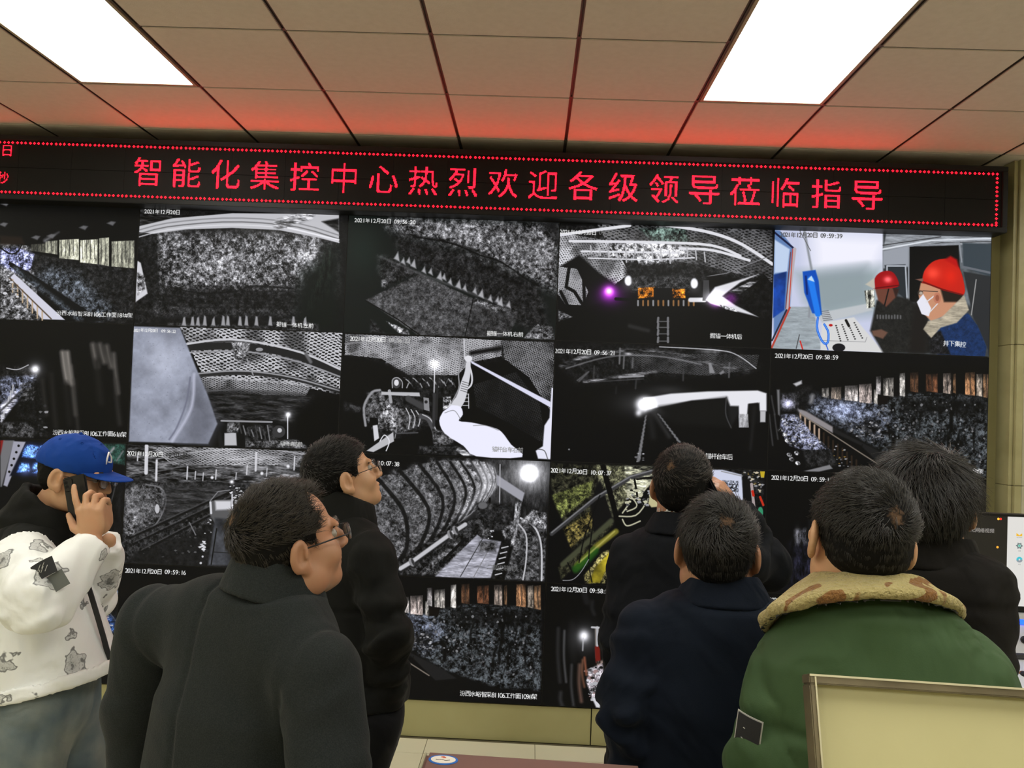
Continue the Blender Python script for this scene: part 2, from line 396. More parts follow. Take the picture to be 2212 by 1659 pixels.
for y, c in ((615, .5), (640, .35), (660, .9)): line(arc([(890, y + 62), (1100, y + 12), (1500, y - 18), (1900, y + 12), (2192, y + 95)]), 8, c, 2, .8)
line(arc([(1800, 640), (2000, 575)]), 70, .62, 8, .7, 'streak'); line([(1860, 660), (2190, 740)], 10, .95)
poly([(2080, 620), (2192, 600), (2192, 690)], .12, 'streak', 5)
poly([(1160, 690), (1230, 690), (1210, 720)], .04, None, 8)
poly([(876, 870), (905, 890), (950, 1090), (872, 1145)], .85, None, 3); poly([(880, 950), (930, 980), (930, 1060), (885, 1100)], .5, 'mid', 6)
poly([(1080, 1280), (1700, 1300), (1850, 1250), (2060, 1290), (2060, 1345), (1080, 1330)], .16, 'mid', 4)
for x in (1185, 1240, 1275, 1320, 1375, 1440, 1470, 1548, 1590, 1655, 1745, 1895, 1970): poly([(x - 13, 1296), (x - 4, 1232 + (x * 7) % 30), (x + 8, 1240), (x + 14, 1300)], .62, None, 3)
text('2021年12月20日', 930, 556, 1165, 563, 34); text('09:56:20', 1185, 566, 1322, 570, 34, .12)
text('掘锚一体机左前', 1785, 1290, 2028, 1302, 36)
# row 0, column 1
clip(1, 0); crop(*R2); fillscr((.07, .085, .08))
poly([(380, 590), (1460, 630), (1460, 1100), (1300, 1020), (900, 820), (450, 720), (340, 660)], .34, 'mid', 30, amt=1.1)
glow(760, 680, 160, .16, ry=50); glow(1270, 820, 170, .22, ry=90); glow(1000, 720, 160, .12, ry=60)
poly([(1330, 620), (1460, 620), (1460, 760)], .07, None, 30)
poly([(380, 700), (620, 760), (900, 830), (1330, 1030), (1420, 1380), (1200, 1300), (900, 1090), (420, 830)], .12, 'mid', 24)
line(arc([(520, 720), (760, 760), (950, 840), (1080, 880), (1240, 990), (1330, 1040)]), 9, .03, 3)
line(arc([(420, 700), (640, 730), (900, 800), (1100, 900)]), 8, .05, 6, .8); line(arc([(880, 840), (1050, 900), (1180, 960)]), 16, .4, 12, .6, 'mid')
poly([(205, 1130), (560, 960), (900, 1120), (1200, 1210), (1080, 1370), (560, 1370)], .3, 'mid', 3, amt=.55)
rocks([(230, 1130), (560, 970), (900, 1130), (700, 1370)], 300, 5, [.5, .2, .42, .14], 78, .6, .7)
poly([(290, 840), (420, 870), (560, 960), (330, 1050), (290, 930)], .17, 'mid', 20)
poly([(900, 1125), (1080, 1200), (1200, 1230), (1130, 1372), (860, 1370)], .22, 'mid', 4, amt=.6); line([(905, 1120), (850, 1372)], 6, .05)
poly([(920, 1120), (1080, 1190), (1070, 1215), (910, 1150)], .4, 'mid', 8)
line([(205, 1135), (420, 1260), (560, 1362)], 7, .04); line([(300, 850), (560, 960), (900, 1090), (1140, 1180)], 10, .4, 6, .7)
for i, (x, y) in enumerate(((412, 858), (450, 882), (485, 880), (520, 905), (585, 940), (628, 950), (690, 985), (715, 985), (755, 1015), (812, 1040), (850, 1055), (915, 1075), (960, 1100), (1015, 1125), (1062, 1135), (1085, 1155), (1135, 1165))):
    h = 1 if i % 3 else 1.5; poly([(x - 16 * h, y + 4), (x + 4, y - 28 * h), (x + 14, y + 22)], .74, None, 4, .9)
poly([(340, 1270), (480, 1330), (500, 1370), (420, 1345)], .7, 'mid', 4); poly([(240, 1260), (330, 1350), (240, 1340)], .2, 'mid', 10)
poly([(1230, 1380), (1320, 1285), (1425, 1310), (1430, 1392)], .38, 'mid', 4); poly([(310, 980), (350, 1020), (330, 1060), (310, 1040)], .4, 'mid', 6)
glow(180, 800, 140, (.03, .05, .04), ry=180)
text('2021年12月20日 09:56:20', 135, 613, 530, 626, 34); text('掘锚一体机右前', 992, 1348, 1230, 1357, 36)
# row 0, column 2: tunnel with purple lamps
clip(2, 0); crop(*R2); fillscr(.035)
crop(1200, 480, 1)
poly([(8, 5), (460, 15), (470, 90), (420, 130), (300, 100), (170, 95), (100, 110), (10, 120)], .12, 'mid', 6)
mesh_pat([(0, 20), (120, 40), (160, 110), (120, 140), (0, 160)], 6, .85, 1.5, .4, .2)
mesh_pat([(90, 4), (470, 6), (470, 130), (330, 95), (120, 60)], 7, .7, 2.2, .1, .14, .6)
poly([(110, 44), (220, 42), (280, 55), (280, 80), (200, 90), (120, 75)], .55, 'mid', 10, amt=1.2)
poly([(180, 12), (280, 10), (290, 42), (210, 40)], (.3, .36, .34), 'mid', 8)
glow(200, 45, 26, .5, ry=6); glow(230, 62, 60, .3, ry=14)
for q, wd_ in (([(0, 28), (70, 18), (160, 6)], 7), ([(30, 40), (180, 42), (330, 48), (400, 72)], 6), ([(55, 62), (180, 64), (270, 66)], 4), ([(240, 5), (330, 20), (400, 45), (470, 90)], 7), ([(70, 77), (200, 80), (300, 76)], 3), ([(270, 56), (340, 60), (420, 82)], 6)):
    line(arc(q), wd_, .9, 1.5)
for i in range(14): line([(75 + i * 19, 50 + (i * 5) % 17), (77 + i * 19, 66 + (i * 5) % 23)], 3, .75)
line([(470, 70), (370, 110), (320, 118)], 2, .5)
poly([(0, 100), (50, 70), (95, 110), (150, 150), (60, 190), (0, 200)], .05, None, 6)
mesh_pat([(0, 95), (45, 100), (70, 150), (60, 180), (20, 178), (0, 150)], 5, .75, 1.2, .5, .22, .9)
for q in ([(28, 100), (22, 140), (40, 150), (62, 185)], [(10, 150), (30, 190)], [(60, 125), (62, 180)]): line(q, 7, .04, 2)
poly([(150, 95), (330, 95), (330, 125), (150, 130)], .1, 'mid', 14)
poly([(100, 180), (470, 185), (465, 268), (0, 255), (0, 190)], (.035, .035, .035), None, 10)
glow(115, 150, 15, (.75, .22, .85)); glow(115, 149, 7, .9); glow(118, 160, 30, (.28, .05, .34), ry=22)
for x, y in ((157, 126), (300, 132)): disc(x, y, 8, .92, 11, 4); glow(x, y + 8, 16, .2)
poly([(165, 120), (290, 118), (290, 150), (165, 150)], .2, 'mid', 10)
poly([(178, 142), (215, 140), (216, 162), (178, 165)], (.62, .36, .1), 'mid', 2); poly([(252, 144), (280, 144), (281, 164), (252, 164)], (.72, .42, .12), 'mid', 2)
poly([(212, 142), (252, 142), (252, 172), (212, 172)], .05, None, 2); line([(130, 166), (360, 178)], 7, .05)
for i in range(12): line([(178 + i * 11, 170), (178 + i * 11, 180)], 4, (.7, .5, .3) if i % 3 else .7, 1.5, .8)
line([(292, 168), (322, 168)], 10, .9, 3); poly([(320, 125), (332, 125), (334, 170), (318, 170)], .25)
poly([(325, 168), (345, 140), (440, 112), (400, 130), (360, 160), (390, 180), (440, 205), (380, 190), (335, 175)], .9, None, 4)
glow(345, 165, 22, .7, ry=14); poly([(370, 165), (450, 110), (468, 130), (468, 210), (440, 205)], .05, 'mid', 3); glow(347, 172, 12, (.5, .15, .6)); glow(380, 165, 12, (.35, .1, .4))
poly([(376, 150), (420, 128), (440, 126), (400, 155)], .45, 'streak', 3)
poly([(355, 178), (385, 186), (395, 195), (360, 186)], .6, 'mid', 2)
poly([(5, 190), (35, 205), (5, 215)], .5, 'mid', 3)
for y in (215, 228, 242, 258): line([(220, y), (245, y)], 2.5, .35); line([(222, y - 8), (221, y + 2)], 5, .45); line([(243, y - 8), (243, y + 2)], 5, .45)
line([(160, 225), (200, 235)], 9, .14, 6)
crop(*R2); text('2021年12月20日', 1460, 687, 1700, 696, 34); text('09:56:20', 1716, 694, 1856, 700, 34, .45)
crop(*R3); text('掘锚一体机后', 270, 1220, 472, 1228, 36)
# row 0, column 3: control cabin with two miners
clip(3, 0); crop(*R3); fillscr((.78, .8, .9))
poly([(880, 560), (1400, 590), (1320, 810), (900, 830)], (.95, .95, 1), None, 60)
poly([(800, 830), (1320, 790), (1330, 1080), (1000, 1110), (860, 1000)], (.6, .66, .68), None, 40)
poly([(900, 830), (1240, 780), (1250, 1000), (950, 1080)], (.55, .6, .63), None, 30, .7)
poly([(1340, 580), (2030, 600), (2030, 1360), (1340, 1330)], (.3, .32, .34), 'coarse', 4, amt=.5)
poly([(1360, 585), (2030, 600), (2030, 640), (1340, 690)], (.62, .64, .67), 'streak', 3, amt=.15)
line([(1340, 680), (1640, 625), (2025, 612)], 10, (.85, .87, .9)); line([(1340, 655), (1700, 603)], 5, .2); line([(1345, 692), (1700, 640), (2020, 632)], 4, .15)
poly([(1340, 690), (1500, 660), (1500, 790), (1340, 800)], (.6, .62, .66), None, 4); poly([(1350, 780), (1480, 775), (1490, 1000), (1370, 900)], (.16, .18, .2), None, 3); line([(1365, 900), (1365, 785), (1480, 785), (1490, 990)], 10, (.68, .7, .74))
poly([(1505, 665), (1810, 655), (1830, 1000), (1505, 1010)], (.04, .04, .045), None, 3); line([(1500, 1000), (1500, 660), (1815, 640), (1830, 760)], 9, (.55, .57, .6))
poly([(1835, 640), (2025, 650), (2020, 860), (1840, 790)], (.22, .26, .29), None, 4); line([(1838, 790), (2020, 830)], 14, (.4, .42, .45)); poly([(1840, 820), (2020, 850), (2010, 1345), (1900, 1100)], (.16, .17, .18), None, 3); line([(1920, 870), (1890, 1090)], 7, (.6, .6, .6))
poly([(660, 560), (700, 565), (790, 680), (760, 1060), (660, 1240)], (.38, .5, .7), None, 3)
poly([(665, 620), (760, 680), (745, 820), (665, 830)], (.75, .82, .93), None, 4); poly([(660, 840), (740, 820), (725, 1060), (655, 1110)], (.08, .25, .6), 'coarse', 3, amt=.3)
line([(665, 575), (785, 675)], 12, (.1, .12, .25)); line([(790, 680), (745, 1050)], 22, (.72, .68, .7)); line([(778, 680), (755, 1050)], 5, (.75, .2, .15)); line([(765, 700), (735, 1050)], 5, (.45, .2, .18))
poly([(640, 1305), (760, 1040), (905, 1040), (960, 1310)], (.66, .7, .73), 'streak', 4, amt=.08); line([(645, 1300), (760, 1045)], 12, (.7, .25, .2)); line([(650, 1250), (740, 1060)], 10, (.15, .15, .2)); line([(820, 1215), (800, 1300)], 5, .25); line([(825, 1255), (840, 1305)], 8, (.8, .15, .12))
line([(850, 560), (900, 830), (880, 1100)], 14, (.55, .57, .6), 4); line([(820, 560), (890, 690)], 4, .35)
poly([(960, 1140), (1160, 1105), (1345, 1325), (950, 1310)], (.84, .84, .84), None, 3); poly([(930, 1080), (1240, 1020), (1280, 1060), (960, 1140)], (.74, .76, .78), None, 4)
line([(950, 1250), (1230, 1260), (1240, 1230)], 3, .55)
for i in range(8):
    for j in range(4): disc(1048 + j * 38 + i * (4 + j), 1158 - j * 6 + i * 13.5, 5.5, .12, 4)
disc(1015, 1155, 12, (.7, .1, .1), 8); line([(1110, 1125), (1128, 1160)], 16, .08); disc(1065, 1295, 40, (.08, .08, .1), 26)
for y in range(6): line([(950 + y * 4, 1070 + y * 11), (1000 + y * 5, 1065 + y * 11)], 4, .4)
poly([(840, 820), (920, 810), (940, 880), (960, 1090), (900, 1080), (850, 950)], (.05, .3, .72), None, 3); line([(890, 870), (900, 920), (935, 1085)], 42, (.12, .48, .92), 3, w2=36); poly([(870, 870), (895, 845), (915, 885)], (.75, .85, .95), None, 2); line([(860, 850), (868, 960)], 10, (.02, .12, .4), 3)
line(arc([(935, 1110), (930, 1180), (965, 1260), (995, 1265), (1000, 1200), (975, 1150)]), 13, (.05, .35, .85)); line(arc([(935, 1110), (930, 1180), (965, 1260), (995, 1265), (1000, 1200), (975, 1150)], 30), 4, (.5, .7, 1), 1); line([(985, 1275), (998, 1308)], 6, (.1, .3, .8))
# sitting miner
poly([(1300, 1000), (1400, 970), (1500, 990), (1620, 1100), (1640, 1330), (1340, 1325), (1260, 1190)], (.13, .13, .125), 'mid', 6, amt=.25)
poly([(1290, 925), (1400, 915), (1420, 980), (1360, 1040), (1310, 1000)], (.42, .25, .2), None, 4); line([(1375, 930), (1350, 1030)], 8, .08); poly([(1400, 920), (1440, 930), (1420, 985)], (.2, .12, .1), None, 4)
poly(arc([(1290, 920), (1290, 860), (1330, 822), (1390, 818), (1425, 855), (1438, 910), (1380, 925), (1290, 930)], 24), (.62, .06, .08), None, 2); glow(1370, 870, 24, (.5, .4, .4), ry=20); line([(1285, 925), (1440, 905)], 8, (.4, .03, .05))
poly([(1230, 900), (1285, 860), (1290, 930)], (.75, .73, .68), None, 3); poly([(1225, 940), (1285, 930), (1290, 1040), (1240, 1050)], (.6, .6, .56), 'vert', 3)
for i in range(9): line([(1305 + i * 18, 1092 + (i % 3) * 2), (1305 + i * 18, 1112)], 9, .5, 3, .8)
poly([(1270, 1190), (1330, 1180), (1370, 1200), (1340, 1240), (1280, 1220)], (.42, .3, .25), None, 4)
poly([(1540, 980), (1620, 1060), (1600, 1330), (1500, 1330)], (.1, .09, .085), None, 14)
# standing miner
poly([(1640, 1210), (1760, 1120), (1870, 1080), (1930, 1160), (1985, 1290), (1975, 1350), (1680, 1345)], (.1, .2, .38), 'mid', 3, amt=.2)
poly([(1620, 1210), (1700, 1190), (1760, 1340), (1640, 1335)], (.1, .1, .11), 'mid', 5)
poly([(1575, 890), (1760, 920), (1810, 990), (1760, 1080), (1640, 1130), (1580, 1070), (1560, 960)], (.78, .56, .44), None, 3)
poly([(1690, 900), (1840, 960), (1820, 1010), (1720, 1010)], (.13, .1, .08), None, 5)
poly([(1590, 1180), (1620, 1130), (1700, 1110), (1800, 1010), (1845, 965), (1875, 1060), (1800, 1140), (1700, 1170), (1640, 1235)], (.74, .7, .62), 'streak', 3, amt=.15)
poly(arc([(1582, 880), (1600, 810), (1660, 752), (1750, 742), (1810, 790), (1842, 880), (1840, 965), (1720, 930), (1582, 890)], 28), (.78, .12, .07), None, 2); glow(1650, 830, 46, (.2, .16, .14), ry=40); glow(1760, 850, 40, (.1, .02, 0), ry=50)
poly([(1720, 745), (1760, 722), (1800, 745), (1815, 800), (1770, 770)], (.72, .05, .05), None, 6); poly([(1540, 868), (1590, 862), (1590, 885)], (.5, .35, .3), None, 2); line([(1590, 885), (1720, 935), (1835, 965)], 10, (.45, .05, .04))
poly([(1550, 1010), (1590, 960), (1620, 1010), (1640, 1050), (1625, 1100), (1580, 1085)], (.9, .9, .95), None, 2); line([(1610, 1010), (1680, 955)], 7, .9); line([(1625, 1080), (1680, 1020)], 6, .9)
disc(1678, 985, 24, (.75, .48, .38), 34); disc(1678, 985, 12, (.6, .34, .26), 20); line([(1560, 950), (1590, 940), (1680, 945)], 4, .15); disc(1572, 952, 18, (.25, .22, .2), 16, 1, 0, .7); disc(1576, 955, 11, (.7, .65, .6), 10)
text('2021年12月20日 09:59:39', 700, 590, 1088, 599, 34, .3); text('井下集控', 1715, 1270, 1858, 1276, 40)
# row 1, column -1
clip(-1, 1); crop(*R4); fillscr(.035)
poly([(0, 320), (250, 330), (240, 420), (140, 520), (0, 560)], .1, 'mid', 10); poly([(0, 400), (230, 390), (200, 460), (110, 560), (0, 640)], (.4, .42, .5), 'mid', 10, .8)
poly([(0, 580), (60, 530), (100, 480), (110, 540), (60, 620), (0, 700)], (.6, .6, .66), 'streak', 6); 
for i in range(6): line([(8 + i * 14, 690 - i * 38), (12 + i * 14, 640 - i * 38)], 9, .8, 3)
line([(0, 620), (150, 470)], 10, .2, 4); poly([(130, 500), (250, 430), (320, 790), (200, 770), (100, 650)], .07, 'mid', 8)
for i in range(4): poly([(130 + i * 8, 440 + i * 30), (225, 430 + i * 30), (215, 450 + i * 32), (120, 465 + i * 32)], .35, 'mid', 3, .6)
poly([(0, 690), (160, 690), (220, 730), (210, 790), (0, 780)], .22, 'mid', 6)
glow(225, 348, 26, .9); glow(225, 350, 60, .25); line(arc([(40, 340), (110, 350), (180, 320)]), 7, .7)
for x, t, b, c, wd_ in ((400, 240, 430, .75, 22), (432, 240, 440, .8, 18), (455, 330, 640, .4, 14), (595, 190, 330, .5, 26), (640, 190, 300, .45, 26), (685, 200, 330, .42, 26), (730, 250, 500, .5, 16), (740, 420, 700, .2, 20), (475, 420, 780, .22, 12), (330, 380, 720, .14, 22), (270, 420, 640, .2, 14), (620, 300, 560, .1, 40), (420, 440, 700, .1, 30)):
    line(arc([(x, t), (x + 12, (t + b) / 2), (x + 28, b)]), wd_, (c, c * .96, c * .92), 14, .85)
rocks([(240, 560), (300, 560), (320, 780), (250, 780)], 10, 14, [.4, .2, .6], 5)
text('汾西水峪智采81106工作面61#架', 338, 756, 812, 770, 38)
# row 1, column 0: netted roof over a pale belt
clip(0, 1); fillscr(.05)
mesh_pat([(1150, 75), (2200, 110), (2200, 520), (1900, 450), (1300, 400)], 22, .8, 2.1, .08, .13)
mesh_pat([(1250, 380), (2000, 440), (1960, 520), (1300, 500)], 13, .7, 2.4, .05, .15, .9)
poly([(1290, 480), (2000, 520), (1950, 700), (1370, 690)], .14, 'streak', 20, amt=1.2)
for y in (500, 530, 560, 600, 640): line([(1320, y), (1650, y - 6), (1960, y + 15)], 8, .2, 8, .6)
poly(arc([(1180, 195), (1500, 160), (1900, 225), (2190, 390), (2190, 345), (1950, 245), (1600, 175), (1190, 185)], 30), .25, None, 2)
line(arc([(1200, 205), (1550, 200), (1900, 260), (2190, 390)]), 48, .13, 2); line(arc([(1185, 185), (1500, 155), (1900, 230), (2190, 352)]), 14, .8); line(arc([(1210, 240), (1550, 232), (1880, 290), (2190, 400)]), 11, .6)
line(arc([(1270, 385), (1540, 370), (1850, 400), (2190, 492)]), 30, .16, 2); line(arc([(1270, 375), (1540, 358), (1850, 395), (2190, 490)]), 10, .6); line(arc([(1290, 490), (1550, 480), (1900, 500)]), 8, .35, 4)
poly([(1480, 170), (1600, 175), (1590, 230), (1550, 310), (1500, 270)], .45, 'mid', 4); line([(1580, 280), (1620, 385)], 9, .6); line([(1960, 250), (1990, 300)], 22, .4, 4); disc(1660, 220, 24, .6, 12)
poly([(2000, 530), (2200, 500), (2200, 860), (1900, 830), (1860, 640)], .02, None, 30)
poly([(850, 70), (1150, 80), (1250, 330), (1330, 520), (1390, 700), (1330, 830), (820, 815)], (.6, .62, .69), 'coarse', 4, amt=.12)
rocks([(850, 90), (1150, 90), (1380, 800), (830, 800)], 260, 4, [(.5, .52, .58), (.62, .64, .72), (.4, .41, .46)], 77, .6, .7)
poly([(1250, 420), (1390, 690), (1330, 830), (1150, 825)], (.4, .41, .46), 'coarse', 40, .7, .1)
glow(1040, 280, 130, .12, ry=150); line(arc([(1215, 400), (1190, 560), (1130, 720), (1080, 800)]), 9, (.42, .43, .5), 4); line(arc([(1240, 380), (1220, 600), (1100, 810)]), 14, (.75, .76, .84), 8)
line([(1415, 680), (1740, 688)], 12, .6); line([(1842, 640), (1842, 795)], 7, .85); glow(1845, 640, 16, 1.0); glow(1845, 640, 44, .22)
poly([(1435, 760), (1510, 755), (1515, 840), (1435, 840)], .75, None, 3); poly([(1455, 690), (1540, 690), (1520, 760), (1450, 750)], .35, 'mid', 3); poly([(1560, 720), (1740, 700), (1780, 800), (1570, 820)], .12, 'mid', 4)
disc(1785, 750, 42, .22, 40); disc(1790, 742, 15, .8); poly([(1570, 815), (1900, 800), (1990, 860), (1570, 850)], .3, 'mid', 3)
for i in range(8): line([(1530 + i * 26, 700 + (i * 13) % 40), (1545 + i * 26, 760 + (i * 7) % 50)], 8, .5 if i % 2 else .25, 2)
line([(1400, 760), (1415, 840)], 30, .1, 3)
text('2021年12月20日', 850, 96, 1010, 100, 24); text('09:56:22', 1032, 102, 1125, 105, 24); text('锚杆台车左前', 1800, 828, 1935, 834, 32, .75)
# row 1, column 1: bolting machine
clip(1, 1); crop(*R5); fillscr(.035)
poly([(70, 60), (1390, 105), (1390, 330), (1100, 210), (880, 260), (770, 320), (460, 320), (300, 240), (70, 190)], .09, 'mid', 10)
mesh_pat([(70, 60), (700, 80), (1060, 100), (1060, 200), (860, 240), (780, 320), (470, 320), (300, 215), (70, 190)], 13, .75, 2.2, .12, .2, .95)
mesh_pat([(1060, 100), (1390, 110), (1390, 580), (1230, 330), (1080, 220)], 15, .6, 1.2, 1.1, .12, .9)
mesh_pat([(880, 380), (1150, 300), (1300, 500), (1340, 760), (1100, 620), (900, 520)], 16, .25, 1.2, 1.2, .1, .6)
for q in ([(190, 190), (560, 130), (1050, 150)], [(330, 240), (600, 190), (820, 200)], [(70, 190), (260, 150)], [(70, 120), (400, 105), (760, 150)]): line(arc(q), 8, .6, 3, .8); 
line([(1050, 150), (870, 180)], 30, .05, 8)
poly([(200, 420), (560, 430), (620, 500), (620, 640), (420, 720), (250, 720), (190, 560)], .1, 'mid', 6)
poly([(220, 430), (290, 410), (400, 520), (530, 570), (550, 640), (420, 690), (240, 660), (185, 560)], .3, 'mid', 4); poly([(225, 590), (280, 590), (280, 640), (230, 650)], .03); disc(350, 560, 70, .42, 80, 14, .3, .8, 'mid'); poly([(300, 500), (350, 510), (400, 640), (360, 665), (320, 600)], .6, 'mid', 8)
line(arc([(200, 640), (190, 520), (240, 430), (290, 415)]), 16, .6, 3); line([(350, 420), (360, 490)], 20, .65); poly([(300, 425), (540, 430), (545, 455), (300, 445)], .75, None, 2); line([(470, 470), (560, 520)], 40, .25, 4)
for i in range(5): line(arc([(455 + i * 16, 530 + i * 4), (480 + i * 16, 590), (470 + i * 16, 660 - i * 4)]), 7, .75 if i % 2 == 0 else .15)
poly([(565, 460), (600, 465), (605, 550), (570, 540)], .55); disc(582, 490, 10, .15); line(arc([(550, 580), (600, 600), (640, 690)]), 34, .3, 2); line(arc([(560, 570), (610, 600), (650, 680)]), 7, .75)
disc(395, 370, 28, .25, 34); disc(395, 368, 15, .9, 20); line(arc([(370, 400), (370, 350), (400, 335), (430, 360), (432, 400)]), 7, .65); line([(460, 400), (485, 340)], 8, .6)
poly([(430, 320), (770, 325), (770, 470), (600, 460), (500, 400)], .1, 'mid', 4)
for i in range(22): line([(440 + i * 15, 335 + (i * 11) % 40), (452 + i * 15, 338 + (i * 17) % 60)], 6, .7 if i % 3 else .3, 2)
line([(637, 260), (628, 640)], 8, .8); glow(637, 250, 20, 1.1); glow(637, 252, 60, .25); line([(655, 330), (648, 600)], 14, .15); line([(635, 440), (630, 640)], 20, .2, 3)
poly([(690, 460), (740, 455), (740, 520), (690, 540)], .6, 'mid', 3); poly([(620, 660), (760, 690), (755, 760), (630, 770)], .3, 'mid', 4); poly([(540, 770), (880, 770), (880, 832), (530, 815)], .16, 'mid', 4)
poly([(785, 770), (880, 830), (820, 832), (770, 800)], .5, 'streak', 3); line([(850, 440), (852, 530)], 6, .8); [line([(815, 440 + j * 24), (852, 440 + j * 24)], 5, .8) for j in range(4)]
poly([(245, 640), (275, 635), (285, 720), (255, 740)], .85, None, 2); poly([(205, 800), (375, 680), (380, 740), (250, 808)], .75, None, 2); line(arc([(290, 740), (320, 700), (350, 740), (330, 800)]), 7, .9); line([(400, 640), (385, 720)], 5, .6); line([(390, 690), (530, 685)], 8, .3)
poly([(860, 225), (1370, 490), (1368, 525), (870, 245)], (.86, .86, .95), None, 2); line([(822, 90), (826, 215)], 9, .8)
line(arc([(850, 210), (845, 300), (830, 360), (800, 470), (760, 520)]), 26, .85, 2, 1., None, 74); line(arc([(850, 220), (790, 300), (790, 400), (740, 500)]), 9, .55); line(arc([(830, 205), (868, 300), (868, 380), (820, 420)]), 12, .85)
for i in range(5): line([(812 - i * 3, 360 + i * 14), (852 - i * 3, 372 + i * 14)], 4, .35)
disc(850, 215, 24, .9, 20)
poly(arc([(745, 510), (800, 520), (815, 570), (790, 610), (870, 620), (1000, 650), (1060, 680), (1120, 760), (1190, 840), (900, 835), (820, 770), (700, 690), (665, 610), (690, 550)], 40), (.93, .93, 1), None, 2)
line(arc([(700, 560), (760, 545), (800, 600)]), 4, .55); line(arc([(880, 640), (960, 640), (1040, 670)]), 4, .6)
poly([(1375, 400), (1390, 400), (1390, 855), (1290, 850), (1275, 800), (1320, 770), (1330, 640), (1362, 590)], (.9, .9, .97), None, 3); line(arc([(1290, 790), (1330, 800), (1350, 850)]), 6, .4)
poly([(65, 490), (170, 520), (180, 560), (65, 540)], .14, 'mid', 8)
text('2021年12月20日', 103, 90, 330, 97, 34); text('09:56:22', 348, 98, 482, 103, 34, .7); text('锚杆台车右前', 1000, 790, 1196, 798, 36, .6)
# row 1, column 2: far lamp in a dark heading
clip(2, 1); crop(*R6); fillscr(.03)
poly([(60, 70), (500, 60), (1100, 80), (1340, 200), (1200, 260), (900, 260), (500, 300), (190, 310), (90, 200)], .08, 'mid', 20)
mesh_pat([(500, 120), (1320, 130), (1300, 220), (1000, 260), (540, 230)], 11, .35, 2, .1, .12, .8)
line(arc([(90, 200), (250, 140), (480, 105), (760, 120), (1000, 180), (1250, 235)]), 22, .35, 8, .85, 'streak'); line(arc([(120, 215), (400, 140), (700, 140), (960, 190)]), 7, .6, 4, .8)
line(arc([(700, 80), (1050, 100), (1180, 130), (1300, 215)]), 6, .8, 2); glow(1020, 110, 70, .3, ry=14); glow(505, 122, 24, .6, ry=8)
line([(190, 290), (260, 235), (200, 295)], 8, .4, 4); line([(230, 300), (450, 265), (680, 235)], 14, .45, 5, .8, 'streak'); line([(450, 270), (600, 262)], 12, .6, 3); line([(600, 280), (280, 300)], 5, .3, 3)
for x, y, l, c in ((455, 90, 95, .5), (480, 140, 75, .45), (850, 220, 70, .25), (1135, 180, 90, .4), (295, 200, 75, .25), (555, 290, 50, .22), (432, 330, 40, .12), (535, 150, 60, .4)): line([(x, y), (x - 4, y + l)], 9, c, 4)
poly([(1005, 180), (1020, 180), (1045, 245), (1010, 245)], .55, None, 3); poly([(1070, 245), (1095, 225), (1105, 240), (1080, 255)], .5, None, 3)
glow(620, 440, 170, .2, ry=70); glow(760, 350, 120, .12, ry=30)
poly([(600, 400), (770, 372), (1000, 358), (1310, 352), (1365, 370), (1365, 480), (1318, 480), (1310, 430), (1250, 438), (1245, 500), (1252, 580), (1195, 580), (1190, 455), (1130, 452), (1115, 398), (900, 415), (680, 460), (600, 470)], .93, None, 4)
poly([(1115, 395), (1140, 450), (1190, 450), (1190, 500), (1145, 580), (1120, 500)], .1, None, 6); poly([(700, 455), (1115, 398), (1140, 580), (800, 560)], .06, None, 14); line(arc([(1115, 400), (1112, 500), (1145, 585)]), 6, .3, 3)
glow(610, 440, 55, 1.2, ry=48, pw=1.5); glow(570, 495, 20, .7); poly([(1255, 435), (1320, 430), (1325, 555), (1262, 560)], .05, None, 4); poly([(1325, 480), (1360, 480), (1358, 550), (1325, 550)], .75, None, 3); line([(1290, 460), (1265, 720)], 20, .09, 6)
poly([(1195, 500), (1250, 500), (1252, 582), (1195, 582)], .75, 'vert', 3, 1, .3)
for i in range(12):
    line([(618 - i * 4, 510 + i * 24), (612 - i * 4, 524 + i * 24)], 10 + i, .5, 3, .9); 
    if i < 9: line([(690 + i * 15, 500 + i * 20), (705 + i * 15, 512 + i * 20)], 8 + i * .6, .5, 3, .9)
line([(640, 500), (660, 640)], 26, .12, 16); line([(665, 490), (760, 640)], 16, .2, 12); rocks([(560, 740), (600, 740), (600, 800), (545, 800)], 8, 12, [.7, .4], 4); disc(138, 720, 6, .5)
text('2021年12月20日 09:56:21', 52, 106, 428, 120, 34); text('锚杆台车后', 988, 762, 1156, 770, 38)
